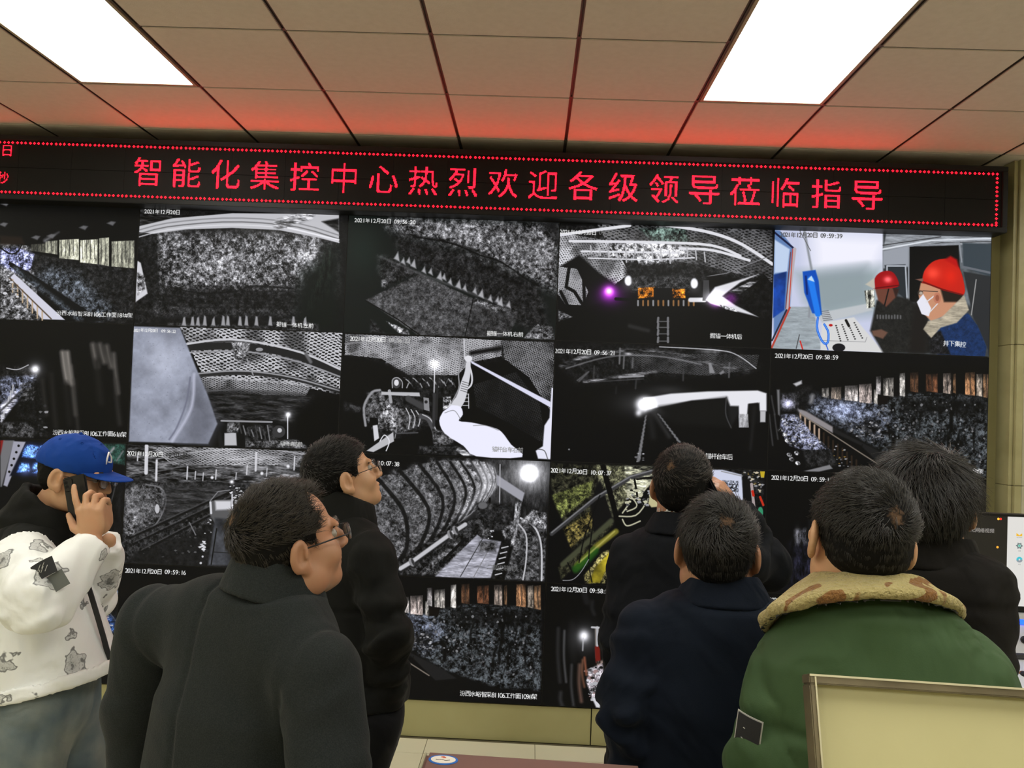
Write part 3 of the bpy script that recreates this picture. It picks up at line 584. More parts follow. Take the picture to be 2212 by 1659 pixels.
# coal face with conveyor, used twice
def coalface(full=True):
    poly([(380, 380), (700, 380), (1000, 320), (1480, 340), (1480, 880), (1200, 860), (850, 740), (560, 560), (300, 430)], (.16, .17, .18), 'mid', 8, amt=1.5)
    poly([(330, 350), (760, 390), (860, 500), (760, 620), (560, 540), (330, 440)], (.34, .36, .42), 'mid', 40, .8, 1.0)
    if full: glow(545, 430, 110, (.3, .32, .4), ry=50)
    poly([(900, 350), (1480, 350), (1480, 460), (1300, 470), (900, 450)], .05, 'mid', 20, .8)
    for x, y0, y1, wd_ in ((1255, 380, 560, 24), (1235, 540, 700, 18), (1290, 380, 480, 12), (1195, 600, 730, 16), (1290, 560, 740, 14), (1400, 480, 700, 10), (1050, 440, 560, 10), (1340, 400, 640, 8)): line(arc([(x, y0), (x - 22, (y0 + y1) / 2), (x - 20, y1)]), wd_, .02, 4, .9)
    line(arc([(790, 580), (830, 570), (860, 590), (860, 680)]), 24, .03, 4); disc(720, 540, 70, .06, 50, 16, 0, .8, 'mid')
    rocks([(640, 500), (780, 500), (820, 620), (620, 600)], 60, 10, [.02, .5, .28, .06, .7], 8); rocks([(520, 520), (640, 520), (780, 640), (660, 640)], 40, 8, [.3, .6, .08], 9); rocks([(900, 350), (1460, 370), (1460, 850), (950, 700)], 170, 8, [.42, .25, .6, .05, .03], 10, 1.1, .75)
    rocks([(760, 390), (1000, 400), (1050, 680), (760, 600)], 60, 9, [.45, .3, .06, .6], 12, 1., .8)
    for x0, x1, t, b, c in ((400, 445, 290, 350, (.7, .68, .66)), (460, 525, 285, 362, (.55, .5, .46)), (548, 632, 275, 372, (.72, .69, .68)), (640, 720, 265, 386, (.78, .72, .7)), (735, 760, 300, 392, (.7, .68, .66)), (748, 780, 215, 330, (.62, .6, .6)), (795, 862, 225, 342, (.6, .58, .56)), (900, 935, 195, 342, (.8, .78, .76)), (968, 1020, 190, 315, (.36, .25, .18)), (1070, 1145, 200, 315, (.42, .27, .19)), (1180, 1232, 195, 325, (.6, .54, .5)), (1243, 1262, 200, 322, (.4, .3, .22)), (1322, 1385, 190, 335, (.62, .45, .32)), (1395, 1432, 200, 342, (.6, .55, .5)), (1438, 1480, 200, 352, (.5, .38, .28))):
        poly([(x0, t), (x1, t - 4), (x1, b + 4), (x0, b - 4)], c, 'vert', 2, amt=.6)
        poly([(x0 - 5, t - 25), (x1 + 5, t - 25), (x1 + 5, t + 14), (x0 - 5, t + 14)], .02, None, 24, .9)
        if x1 - x0 > 40: line([((x0 + x1) / 2, t + 10), ((x0 + x1) / 2 + 4, b - 10)], 6, .12, 2, .7)
    poly([(760, 340), (830, 340), (820, 395), (760, 395)], (.05, .035, .03), None, 2); line([(935, 345), (1250, 330)], 5, .03)
    poly([(235, 420), (300, 440), (470, 545), (850, 740), (940, 800), (800, 812), (650, 660), (460, 570), (240, 470)], .11, None, 3)
    poly([(240, 420), (300, 440), (470, 540), (470, 580), (260, 460)], (.55, .53, .54), None, 4); line([(660, 655), (650, 700)], 5, .02)
    for i in range(13): line([(262 + i * 30, 455 + i * 25), (262 + i * 30, 520 + i * 26)], 12, (.7, .6, .52) if i < 5 else (.16, .12, .09), 2)
    line([(260, 455), (620, 690), (760, 780)], 8, (.5, .46, .42), 2); rocks([(440, 640), (560, 690), (600, 810), (460, 790)], 26, 10, [.6, .3, .1, (.5, .4, .2)], 11)
    poly([(140, 460), (240, 460), (320, 560), (450, 690), (280, 690), (190, 660), (130, 560)], (.38, .39, .46), 'mid', 5, amt=1.2); rocks([(140, 470), (250, 480), (430, 680), (190, 660)], 60, 9, [.7, .5, .15, .8], 13)
    poly([(280, 690), (460, 690), (500, 790), (300, 800)], .12, 'mid', 6); poly([(270, 830), (450, 785), (470, 810), (380, 830)], .5, None, 3)
    for x, y in ((130, 560), (160, 590), (178, 630), (238, 710), (245, 775), (205, 750), (190, 720)): disc(x, y, 17, .7, 13, 2, .4, .9, 'mid')
    poly([(140, 330), (250, 320), (260, 430), (140, 430)], (.3, .3, .33), 'mid', 12, .8); glow(180, 390, 30, (.8, .8, .95), ry=26); poly([(110, 300), (128, 300), (130, 470), (118, 460)], .45, None, 4)
    poly([(215, 262), (270, 240), (272, 262), (235, 280)], .75, None, 4); poly([(180, 290), (330, 280), (320, 420), (230, 400)], .1, 'mid', 12, .7); line([(330, 380), (340, 340)], 24, .5, 8)
    for x, y0, y1 in ((62, 460, 660), (95, 460, 620), (75, 340, 460)): line(arc([(x, y0), (x + 10, (y0 + y1) / 2), (x + 22, y1)]), 7, .28, 4)
clip(3, 1); crop(*R7); fillscr(.03); coalface()
text('2021年12月20日 09:58:59', 100, 80, 506, 95, 34); text('汾西水峪智采81106工作面109#架', 960, 795, 1440, 828, 36)
# row 2, column -1: control room
clip(-1, 2); crop(*R4); fillscr(.05)
poly([(0, 800), (30, 800), (0, 900)], (.5, .1, .1)); poly([(20, 800), (90, 800), (10, 1100), (0, 1100), (0, 900)], .45, None, 4); poly([(85, 805), (165, 810), (45, 1100), (20, 1090)], (.62, .62, .68), None, 3)
for i in range(5): disc(118 - i * 15, 835 + i * 42, 8, .06)
poly([(165, 810), (300, 815), (290, 1030), (60, 1030)], (.04, .05, .1), None, 4)
for q in ([(165, 830), (245, 835), (235, 915), (140, 905)], [(255, 835), (300, 840), (290, 910), (245, 910)], [(130, 945), (180, 950), (190, 1000), (110, 1005)], [(215, 945), (285, 950), (280, 1005), (205, 1010)]): poly(q, (.35, .55, .95), 'mid', 6); glow(q[0][0] + 30, q[0][1] + 40, 40, (.3, .35, .5))
poly([(640, 820), (805, 825), (800, 960), (700, 940)], (.16, .28, .25), 'mid', 5, amt=.5); line([(730, 850), (690, 900)], 14, .6, 5); line([(790, 870), (750, 930)], 8, .5, 4)
poly([(640, 1000), (735, 1020), (735, 1120), (700, 1180)], (.4, .45, .47), 'vert', 8); poly([(640, 1100), (800, 1050), (780, 1500), (640, 1500)], .05, 'vert', 12); line([(750, 1060), (700, 1250)], 5, .3, 3)
crop(0, 900, .24116); text('汾西智能集控中心', 700, 1268, 1045, 1282, 44)
# row 2, column 0: tunnel, tank and chute
clip(0, 2); crop(*R4); fillscr(.1, 'mid', .4)
poly([(810, 820), (2200, 860), (2200, 1100), (1500, 1080), (1000, 1080), (800, 1040)], .22, 'streak', 10, amt=1.3); mesh_pat([(960, 840), (1960, 860), (1900, 960), (1100, 960)], 15, .75, 2.3, .08, .12, .8)
for y, c in ((860, .75), (900, .5), (940, .45), (990, .35)): line(arc([(1000, y + 60), (1300, y + 10), (1700, y - 5), (2100, y + 60)]), 8, c, 3, .8)
glow(1750, 1010, 260, .16, ry=70); glow(1500, 900, 260, .12, ry=60)
for x, y0, y1, wd_ in ((935, 835, 1010, 24), (1000, 930, 1060, 15), (1198, 970, 1050, 9), (1250, 1000, 1050, 7), (1383, 990, 1050, 8), (1512, 1010, 1050, 6), (1582, 960, 1020, 8), (1640, 880, 995, 14), (1887, 905, 990, 9), (1710, 980, 1030, 6), (880, 880, 930, 9), (1300, 1010, 1060, 6)): line([(x, y0), (x - 4, y1)], wd_, .85, 2)
for x, y in ((1845, 967), (1356, 1040), (1676, 1013)): disc(x, y, 10, .95, 10, 3)
poly([(790, 1080), (960, 1070), (1600, 1080), (1500, 1300), (900, 1500), (780, 1600)], .16, 'mid', 10)
poly(arc([(790, 1120), (940, 1080), (1040, 1110), (1050, 1200), (1000, 1330), (880, 1410), (790, 1400)], 26), .28, 'mid', 6, amt=.9); line(arc([(930, 1085), (1030, 1110), (1060, 1200), (1010, 1320), (960, 1370)]), 8, .5, 3); disc(1003, 1242, 15, .75, 30)
poly([(1060, 1100), (1500, 1090), (1380, 1200), (1050, 1320)], .2, 'streak', 16, amt=.6); glow(860, 1230, 90, .22, ry=90); poly([(800, 1330), (870, 1280), (860, 1420), (800, 1420)], .42, 'mid', 10)
for a, b in (((830, 1430), (1480, 1130)), ((850, 1470), (1500, 1160)), ((900, 1520), (1450, 1230))): line([a, b], 14, .05, 4); line([(a[0], a[1] - 12), (b[0], b[1] - 12)], 5, .35, 3, .8)
rocks([(860, 1430), (1280, 1230), (1250, 1560), (900, 1560)], 70, 9, [.35, .1, .25, .05], 21)
poly([(1340, 1190), (1490, 1180), (1480, 1300), (1430, 1340), (1370, 1330), (1340, 1280)], .35, None, 4); poly([(1375, 1190), (1480, 1190), (1480, 1245), (1380, 1250)], .85, None, 6); line([(1345, 1200), (1350, 1270)], 14, .85); line([(1485, 1150), (1485, 1250)], 10, .85); line([(1345, 1190), (1395, 1130), (1470, 1120)], 7, .5)
poly([(1375, 1300), (1480, 1310), (1540, 1610), (1330, 1605)], (.33, .34, .37), 'coarse', 6, amt=.4); line([(1385, 1370), (1350, 1600)], 8, .06); line([(1360, 1520), (1500, 1530)], 5, .1)
rocks([(1470, 1080), (1560, 1120), (1560, 1240), (1480, 1230)], 34, 12, [.95, .8, .3, .9], 22); glow(1483, 1068, 14, .9); rocks([(1275, 1400), (1320, 1400), (1320, 1520), (1275, 1520)], 16, 18, [.8, .9, .15], 23); rocks([(1325, 1310), (1355, 1310), (1350, 1400), (1330, 1400)], 8, 14, [.8, .2], 24); disc(1295, 1550, 7, .8); disc(1283, 1592, 8, .8); line([(1210, 1330), (1250, 1410)], 8, .45)
text('2021年12月20日', 808, 884, 1043, 892, 36); text('10:02:37', 1060, 893, 1198, 898, 36, .15)
# row 2, column 1: corrugated duct beside a belt
clip(1, 2); crop(*R5); fillscr(.04)
poly([(950, 840), (1350, 860), (1340, 1300), (1180, 1250), (1000, 1100)], .1, 'vert', 10, amt=1.); glow(1240, 935, 190, .3, ry=140)
for i, (cx, w_) in enumerate(((1000, 30), (960, 36), (920, 44), (872, 54), (815, 66), (745, 82), (655, 104), (545, 130), (410, 160), (250, 190))):
    pass
rib = [(1010, 900, 1020, 990, 960, 1110, 885, 1150), (960, 870, 1005, 990, 940, 1120, 860, 1165), (915, 862, 972, 1000, 905, 1150, 820, 1195), (865, 860, 935, 1010, 865, 1180, 785, 1225), (800, 862, 890, 1030, 815, 1215, 740, 1262), (735, 865, 835, 1050, 760, 1255, 680, 1305), (650, 862, 765, 1080, 690, 1300, 600, 1360), (540, 880, 690, 1110, 610, 1360, 500, 1420), (420, 925, 600, 1170, 540, 1400, 430, 1480), (270, 960, 440, 1180, 460, 1400, 395, 1510)]
tops = [(990, 880)]
hull = arc([(270, 960), (420, 925), (540, 880), (660, 855), (860, 858), (960, 868), (1020, 920), (1028, 1000), (1000, 1070), (900, 1130), (740, 1262), (600, 1370), (400, 1510), (200, 1560), (150, 1200)], 40)
poly(hull, .36, 'mid', 4, amt=.7); glow(900, 1040, 150, .25, ry=130); glow(640, 1150, 150, .1, ry=160)
for i, r_ in enumerate(rib):
    q = arc([(r_[0], r_[1]), (r_[2], r_[3]), (r_[4], r_[5]), (r_[6], r_[7])]); wd_ = 6 + i * 2.2
    k_ = [(a - 8 - i * 4, b + 2) for a, b in q]; line(k_, 12 + i * 5, .75 - i * .05 if i < 5 else .3, 6 + i * 2, .8, 'mid'); line(q, wd_, .05, 3, .9); line([(a + wd_, b) for a, b in q], 5, .6 - i * .03, 2, .8)
poly([(880, 870), (1010, 890), (1020, 1020), (930, 1110), (860, 1150), (935, 1000)], .95, None, 20, .5); glow(820, 1180, 50, .2)
poly(arc([(260, 950), (400, 900), (520, 870), (600, 862), (500, 840), (200, 830), (150, 950)], 20), .03, None, 14)
glow(1235, 935, 52, 1.2, pw=2); glow(1235, 935, 100, .45)
poly([(1030, 945), (1205, 1060), (1190, 1115), (1030, 1010)], (.62, .62, .66), None, 3); line([(1050, 880), (1045, 1250)], 7, .7); poly([(1020, 1180), (1045, 1180), (1045, 1200), (1020, 1200)], .95); line([(985, 1095), (980, 1250)], 14, .04)
poly([(900, 1120), (1120, 1130), (1130, 1300), (1000, 1300), (900, 1240)], .14, 'mid', 8); disc(940, 1140, 30, .4, 22, 3); poly([(1150, 1115), (1190, 1120), (1150, 1390), (1115, 1400)], .5, 'vert', 3); poly([(1060, 1300), (1130, 1240), (1150, 1350), (1090, 1380)], .35, 'mid', 5)
poly([(400, 1500), (760, 1260), (960, 1200), (1000, 1330), (700, 1580), (420, 1580)], .14, 'mid', 6, amt=1.4)
line([(420, 1545), (500, 1495), (740, 1320), (830, 1262)], 40, .12, 3); line([(420, 1540), (500, 1492), (740, 1318), (830, 1260)], 26, .78, 3); 
for x, y in ((492, 1500), (735, 1325), (768, 1298)): disc(x, y, 17, .55, 30, 2, -.4); disc(x + 8, y, 8, .2, 26, 2, -.4)
line([(560, 1570), (700, 1450), (780, 1390)], 34, .32, 4, .9, 'mid'); line([(700, 1480), (830, 1350)], 18, .05); line([(640, 1580), (860, 1380)], 12, .4, 3, .8, 'mid')
poly([(640, 1590), (905, 1325), (945, 1350), (1065, 1370), (1000, 1600), (800, 1600)], (.66, .66, .71), 'streak', 3, amt=.25); line([(940, 1350), (800, 1590)], 5, .2); line([(990, 1400), (880, 1600)], 5, .5); poly([(920, 1370), (1030, 1370), (1020, 1430), (920, 1430)], .25, 'mid', 10); rocks([(970, 1290), (1040, 1290), (1030, 1350), (970, 1350)], 8, 12, [.9, .4], 31); poly([(900, 1290), (960, 1250), (1000, 1330), (930, 1350)], .25, 'mid', 3)
poly([(1060, 1360), (1120, 1350), (1060, 1610), (990, 1605)], .08, 'mid', 3); [line([(1060 - i * 8, 1410 + i * 34), (1100 - i * 8, 1400 + i * 34)], 8, .75) for i in range(6)]
poly([(1180, 1220), (1345, 1240), (1330, 1620), (1080, 1610)], .28, 'mid', 5, amt=.9); line(arc([(1170, 1260), (1215, 1330), (1215, 1480), (1195, 1610)]), 10, .75); line(arc([(1180, 1220), (1270, 1280), (1310, 1400), (1312, 1615)]), 12, .8); line(arc([(1190, 1240), (1290, 1350), (1300, 1610)]), 12, .2, 3, .7); poly([(1260, 1170), (1345, 1190), (1340, 1300), (1180, 1240)], .45, 'mid', 5)
text('2021年12月20日 10:07:38', 30, 855, 415, 879, 34); text('二部皮带机头', 970, 1530, 1170, 1545, 36, .4)
# row 2, column 2: pipes along a rough wall
clip(2, 2); crop(*R6); fillscr(.03)
poly([(20, 800), (320, 810), (300, 1240), (160, 1340), (30, 960)], (.12, .12, .09), 'mid', 6, amt=1.3)
poly([(30, 1000), (290, 905), (280, 960), (270, 1000), (90, 1140), (60, 1080)], (.34, .36, .2), 'mid', 5, amt=.8); poly([(100, 1210), (300, 1080), (320, 1160), (150, 1330)], (.3, .27, .15), 'mid', 5, amt=1.2)
poly([(310, 810), (500, 815), (520, 1000), (400, 1150), (330, 1000)], (.36, .36, .28), 'mid', 5, amt=.9); poly([(480, 815), (660, 820), (680, 900), (560, 1010), (500, 1000)], (.6, .6, .52), 'streak', 5, amt=.9)
poly([(270, 1050), (330, 900), (420, 1180), (300, 1300)], .05, None, 4)
line([(30, 1240), (300, 1020), (520, 890), (660, 850)], 26, .22, 3); line([(30, 1232), (300, 1012), (520, 882), (660, 842)], 7, .55, 3)
poly([(330, 810), (365, 810), (470, 1215), (440, 1225)], .015, None, 2); line([(560, 900), (655, 885)], 10, .02); line([(545, 900), (575, 1075)], 12, .02)
for q in ([(450, 1130), (560, 1120), (640, 1000), (650, 930)], [(480, 960), (560, 1060), (500, 1100)], [(520, 900), (540, 950), (500, 1000), (560, 1020), (640, 920)], [(470, 1150), (500, 1190), (580, 1160)], [(520, 1040), (470, 1110)]): line(arc(q), 9, (.75, .74, .64), 2)
rocks([(500, 940), (650, 940), (640, 1060), (480, 1100)], 36, 15, [(.75, .74, .64), .05, .3, .6], 41)
poly([(630, 1050), (640, 1000), (670, 990), (700, 1070), (650, 1075)], (.75, .72, .55), None, 3)
poly([(70, 1450), (380, 1170), (415, 1180), (200, 1420), (90, 1530)], (.14, .14, .1), 'mid', 4); line([(100, 1430), (400, 1160)], 34, (.26, .27, .2), 5)
line([(190, 1440), (320, 1310), (430, 1225)], 40, (.46, .44, .16), 5, 1., None, 34); line([(180, 1460), (250, 1400), (300, 1345)], 48, (.12, .3, .08), 8, .9); line([(200, 1420), (420, 1225)], 6, (.75, .72, .4), 5)
poly([(230, 1500), (350, 1350), (390, 1340), (380, 1480), (360, 1548), (240, 1548)], (.5, .47, .3), 'mid', 4, amt=1.2); poly([(260, 1545), (300, 1450), (395, 1350), (385, 1430), (330, 1545)], (.66, .6, .16), 'coarse', 4, amt=.4)
for q in ([(330, 1000), (240, 1240), (200, 1420)], [(290, 1160), (260, 1400), (280, 1540)], [(130, 1420), (160, 1500), (110, 1530)]): line(arc(q), 7, .02, 2)
line(arc([(100, 1530), (160, 1525), (210, 1480), (260, 1400)]), 5, .6)
poly([(990, 830), (1350, 840), (1340, 1300), (1240, 1280), (1200, 1020), (1000, 1000)], .1, 'mid', 3)
poly([(1000, 840), (1090, 840), (1210, 870), (1220, 1030), (1100, 1020), (1020, 930)], (.8, .82, .9), None, 3); poly([(1090, 905), (1190, 910), (1190, 980), (1110, 975)], (.5, .52, .58), 'fine', 3, amt=.7); line([(1085, 850), (1215, 880)], 7, .6)
poly([(1215, 880), (1260, 880), (1270, 1060), (1220, 1040)], .05); line([(1272, 930), (1290, 1100)], 18, (.65, .6, .6)); line([(1278, 975), (1284, 1000)], 16, (.75, .15, .08)); line([(1325, 1010), (1345, 1060)], 14, (.75, .18, .1)); disc(1327, 1105, 17, (.2, .55, .4), 34); poly([(1325, 850), (1355, 850), (1350, 890), (1330, 890)], (.75, .65, .15)); rocks([(1220, 850), (1340, 850), (1340, 1000), (1260, 900)], 40, 13, [(.8, .75, .65), .1, (.4, .35, .2), .6], 44)
poly([(1260, 1060), (1300, 1100), (1345, 1160), (1340, 1240), (1290, 1200)], (.75, .75, .82), 'streak', 3, amt=.5); poly([(1250, 1555), (1330, 1565), (1335, 1610), (1260, 1590)], (.75, .75, .8), None, 3); line([(1285, 1555), (1330, 1570)], 6, (.3, .25, .2))
text('2021年12月20日 10:07:37', 24, 845, 403, 862, 34)
# row 2, column 3
clip(3, 2); crop(*R7); fillscr(.025)
poly([(220, 1300), (480, 1280), (470, 1560), (360, 1600), (200, 1600)], (.09, .09, .13), 'vert', 40, amt=1.2); poly([(225, 1200), (300, 1190), (320, 1290), (228, 1295)], (.2, .2, .22), 'vert', 10); glow(240, 1230, 14, .25, ry=44); line([(320, 1140), (335, 1300)], 10, .1, 8)
poly([(50, 1530), (350, 1610), (60, 1600)], (.05, .05, .07), None, 30)
text('2021年12月20日 09:59:19', 76, 860, 470, 877, 34)
# bottom row
clip(-1, 3); crop(0, 1180, .28874); fillscr(.04)
poly([(700, 250), (880, 250), (885, 360), (820, 300)], (.6, .64, .72), 'mid', 5); poly([(700, 290), (800, 280), (880, 400), (880, 560), (760, 430)], .08, 'mid', 8); line([(700, 250), (800, 270), (880, 345)], 5, .4, 3); poly([(770, 500), (860, 540), (855, 640), (800, 640)], (.2, .3, .5), 'mid', 10); poly([(770, 500), (800, 520), (810, 600), (780, 580)], (.7, .15, .25), None, 6); line([(750, 400), (870, 560)], 5, (.4, .42, .5), 3); rocks([(740, 370), (860, 470), (880, 780), (840, 700)], 20, 9, [.7, .2, (.3, .5, .8)], 51)
clip(0, 3); fillscr(.03)
poly([(890, 560), (1040, 560), (1040, 660), (900, 720)], (.55, .5, .48), 'vert', 5); poly([(860, 700), (980, 650), (960, 1030), (860, 1040)], .25, 'mid', 12, amt=1.3); glow(885, 745, 22, (.5, .55, .7)); rocks([(860, 720), (900, 720), (880, 960), (850, 960)], 20, 12, [.8, .4, .1], 52)
crop(*R4); text('2021年12月20日 09:59:16', 797, 1635, 1190, 1649, 36)
clip(1, 3); fillscr(.03); crop(760, 1105, .245)
def shift(dx, dy, s): 
    a = at(1640, 740, 0)
# the same working face seen wider, placed by its own frame
crop(640, 1150, .352 * 1.0); 
crop(1168 - 1476 * .3372, 1489 - 842 * .3372 - 8, .3372); coalface(False)
crop(*R8); text('汾西水峪智采81106工作面109#架', 582, 1055, 1216, 1085, 48)
clip(2, 3); crop(*R8); fillscr(.028)
for x, y0, y1, wd_, c in ((1380, 520, 960, 26, .16), (1430, 540, 960, 8, .45), (1490, 480, 780, 50, .06), (1490, 820, 1150, 14, .3), (1555, 820, 1120, 26, (.4, .3, .26)), (1580, 780, 1000, 10, (.6, .4, .3)), (1400, 1050, 1160, 30, .18), (1600, 160, 300, 50, .1), (1660, 300, 400, 30, .12)): line(arc([(x, y0), (x - 4, (y0 + y1) / 2), (x + 14, y1)]), wd_, c, 8, .9)
glow(1590, 580, 40, .9, ry=44); glow(1600, 600, 110, .25); line([(1585, 600), (1580, 700)], 8, .8, 4); line([(1695, 520), (1700, 760)], 30, (.5, .47, .45), 3); line([(1700, 680), (1706, 790)], 42, (.42, .1, .08), 3); line([(1700, 510), (1700, 660)], 20, .7, 2); line([(1655, 510), (1745, 515)], 16, .75); poly([(1690, 790), (1790, 770), (1790, 850), (1700, 850)], (.35, .3, .28), 'mid', 4)
poly([(1740, 520), (1800, 500), (1800, 700), (1740, 620)], .5, 'mid', 4); poly([(1620, 860), (1760, 800), (1790, 1180), (1660, 1100), (1610, 960)], (.66, .63, .66), 'mid', 6, amt=.8); rocks([(1600, 860), (1780, 820), (1780, 1180), (1640, 1100)], 60, 20, [.85, .7, .3, .08, (.6, .5, .5)], 53); poly([(1655, 1090), (1735, 1100), (1720, 1175), (1690, 1170)], .85, None, 4); line([(1595, 760), (1610, 900)], 18, (.5, .3, .22), 5)
text('2021年12月20日 09:58:59', 1322, 192, 1810, 218, 46)
clip(3, 3); crop(*R7); fillscr(.025); text('2021年12月20日 09:59:10', 60, 1645, 460, 1662, 34); line([(172, 1612), (160, 1655)], 16, (.5, .5, .55), 4)
glow(240, 1700, 80, .1); poly([(100, 1700), (400, 1700), (420, 1900), (100, 1900)], .08, 'mid', 20)
CANV = np.clip(CANV, 0, 1)
# overall panel black level and gentle noise
CANV = np.clip(CANV, 0, 1)
SCREENS = {(-1, 0): 'top-row screen at the left end, coal face under pale roof supports', (0, 0): 'top-row screen with a bright curved beam above a lit rock face', (1, 0): 'top-row screen with a slanted grey shovel plate crossing a rock face', (2, 0): 'top-row screen with two purple lamps in a netted tunnel', (3, 0): 'colour screen with two miners in red helmets beside a blue telephone',
    (-1, 1): 'dark second-row screen with faint curved light streaks and a lamp', (0, 1): 'second-row screen with a big pale roller beside hexagonal roof netting', (1, 1): 'second-row screen with a white blown-out hose in front of a bolting machine', (2, 1): 'second-row screen with a glaring lamp and white pipe in darkness', (3, 1): 'second-row screen at the right end with a conveyor along a glittering coal face',
    (-1, 2): 'third-row screen behind the man in the blue cap, showing a blue-lit room', (0, 2): 'third-row screen with a tank and chute under hanging roof rods', (1, 2): 'third-row screen with a huge ribbed air duct beside a belt', (2, 2): 'third-row screen with yellow and green pipes along a rough wall', (3, 2): 'nearly black third-row screen behind the man in the green jacket',
    (-1, 3): 'bottom-row screen at the left end behind the white patterned coat', (0, 3): 'dark bottom-row screen behind the shoulder of the grey coat', (1, 3): 'bottom-row screen with a coal face under pale and rusty roof shields', (2, 3): 'bottom-row screen with a lamp and red prop beside the navy coat', (3, 3): 'bottom-row screen hidden behind the navy and green jackets'}
body = None
for (c, r), lab in SCREENS.items():
    x0 = c * PW; z1 = ZT - r * PH
    img = D.images.new('camera_picture', CW, CH); sub = CANV[r * CH:(r + 1) * CH, (c + 1) * CW:(c + 2) * CW][::-1]
    px = np.ones((CH, CW, 4), np.float32); px[..., :3] = sub; img.pixels.foreach_set(px.ravel()); img.update(); img.pack()
    m = D.materials.new('lit_screen'); m.use_nodes = True; nt = m.node_tree; b = nt.nodes['Principled BSDF']; b.inputs['Base Color'].default_value = (.004, .004, .004, 1); b.inputs['Roughness'].default_value = .38; b.inputs['Specular IOR Level'].default_value = .1
    tx = nt.nodes.new('ShaderNodeTexImage'); tx.image = img; tx.extension = 'EXTEND'; nt.links.new(tx.outputs[0], b.inputs['Emission Color']); b.inputs['Emission Strength'].default_value = 1.0
    t = empty('display_screen', (x0, 0, z1)); tag(t, lab, 'screen', 'screens of the video wall')
    if body is None:
        body = MB().box((.0008, .004, -PH + .0008), (PW - .0008, .11, -.0008), .001).build('case', m_black, t).data
        fr = MB()
        fr.box((.0008, 0, -PH + .0008), (PW - .0008, .004, -PH + .003)).box((.0008, 0, -.003), (PW - .0008, .004, -.0008)).box((.0008, 0, -PH + .003), (.003, .004, -.003)).box((PW - .003, 0, -PH + .003), (PW - .0008, .004, -.003))
        frame = fr.build('bezel', m_black, t).data
    else: link('case', body, parent=t); link('bezel', frame, parent=t)
    me = D.meshes.new('panel'); a, bb = .003, PW - .003
    me.from_pydata([(a, .0015, -PH + a), (bb, .0015, -PH + a), (bb, .0015, -a), (a, .0015, -a), (a, .0039, -PH + a), (bb, .0039, -PH + a), (bb, .0039, -a), (a, .0039, -a)], [], [(0, 1, 2, 3), (4, 7, 6, 5), (0, 4, 5, 1), (1, 5, 6, 2), (2, 6, 7, 3), (3, 7, 4, 0)])
    uv = me.uv_layers.new(name='UVMap'); cu = {0: (0, 0), 1: (1, 0), 2: (1, 1), 3: (0, 1), 4: (0, 0), 5: (1, 0), 6: (1, 1), 7: (0, 1)}
    for l in me.loops: uv.data[l.index].uv = cu[l.vertex_index]
    link('screen', me, m, t)
# ------------------------------------------------------------------ LED sign
m_led = D.materials.new('lit_red_led'); m_led.use_nodes = True
b = m_led.node_tree.nodes['Principled BSDF']; b.inputs['Base Color'].default_value = (.2, .01, .01, 1); b.inputs['Emission Color'].default_value = (1, .0016, .006, 1); b.inputs['Emission Strength'].default_value = 38
m_ledoff = mat('led_module_face', (.009, .0088, .008), .7, bump=(420, .5, .001), spec=.15)
sign = empty('led_sign', (0, -.107, 3.115)); tag(sign, 'long black LED sign with red Chinese welcome text above the screens', 'sign')
SXL, SXR = -2.1, 4.868; SH = .183
MB().box((SXL, .004, -SH + .012), (SXR - .012, .115, SH - .012)).build('case', m_black, sign)
f_ = MB(); f_.box((SXL, -.012, SH - .028), (SXR, .11, SH), .003); f_.box((SXL, -.012, -SH), (SXR, .11, -SH + .028), .003); f_.box((SXR - .03, -.012, -SH + .028), (SXR, .11, SH - .028), .003)
f_.build('frame', m_black, sign)
LP = .00465; modw = .305; xx = SXR - .032
me = None
while xx - modw > SXL:
    for z0 in (-.153, .001):
        if me is None: me = MB().box((-modw + .0008, -.002, 0), (0, .004, .152), .0005).build('module', m_ledoff, sign, (xx, 0, z0)).data
        else: link('module', me, parent=sign, loc=(xx, 0, z0))
    xx -= modw
def leds(name, pts, r=.0021, lab=None):
    me = D.meshes.new(name); p = np.array(pts); n = len(p)
    of = np.array([(-1, 0, 0), (0, 0, -1), (1, 0, 0), (0, 0, 1)]) * r
    v = np.zeros((n, 5, 3)); v[:, :4, 0] = p[:, :1] + of[:, 0]; v[:, :4, 2] = p[:, 1:] + of[:, 2]; v[:, :4, 1] = -.0028; v[:, 4, 0] = p[:, 0]; v[:, 4, 2] = p[:, 1]; v[:, 4, 1] = -.0042
    i = np.arange(n)[:, None] * 5; fcs = np.concatenate([i + np.array([[a, b_, 4]]) for a, b_ in ((0, 1), (1, 2), (2, 3), (3, 0))])
    me.from_pydata(v.reshape(-1, 3).tolist(), [], fcs.tolist())
    return link(name, me, m_led, sign)
def led_char(ch, x, z, n):
    g = glyph_mask(ch, n, 4); ys, xs = np.nonzero(g > .61)
    return np.c_[x + (xs - n / 2 + .5) * LP, z - (ys - n / 2 + .5) * LP]
for i, ch in enumerate('智能化集控中心热烈欢迎各级领导莅临指导'):
    leds('lit_character', led_char(ch, .089 + i * 48 * LP * 1.0005, .001, 38), .0020)
xe = at(31, 328, -.107)[0]
for i, ch in enumerate('日02'): leds('lit_character', led_char(ch, xe - .04 - (0 if i == 0 else .042 + .036 * (i - .5)), .095, 15), .0022)
leds('lit_character', led_char('秒', at(6, 387, -.107)[0], -.06, 16), .0022)
bd = []
def cluster(x, z):
    for a, b_ in ((0, 1), (0, -1), (1, 0), (-1, 0)): bd.append((x + a * LP, z + b_ * LP))
xr = 4.812; k = 0; x = xr
while x > SXL + .03:
    cluster(x, .1415); cluster(x, -.1415); k += 1; x -= LP * (5 if k % 3 else 6)
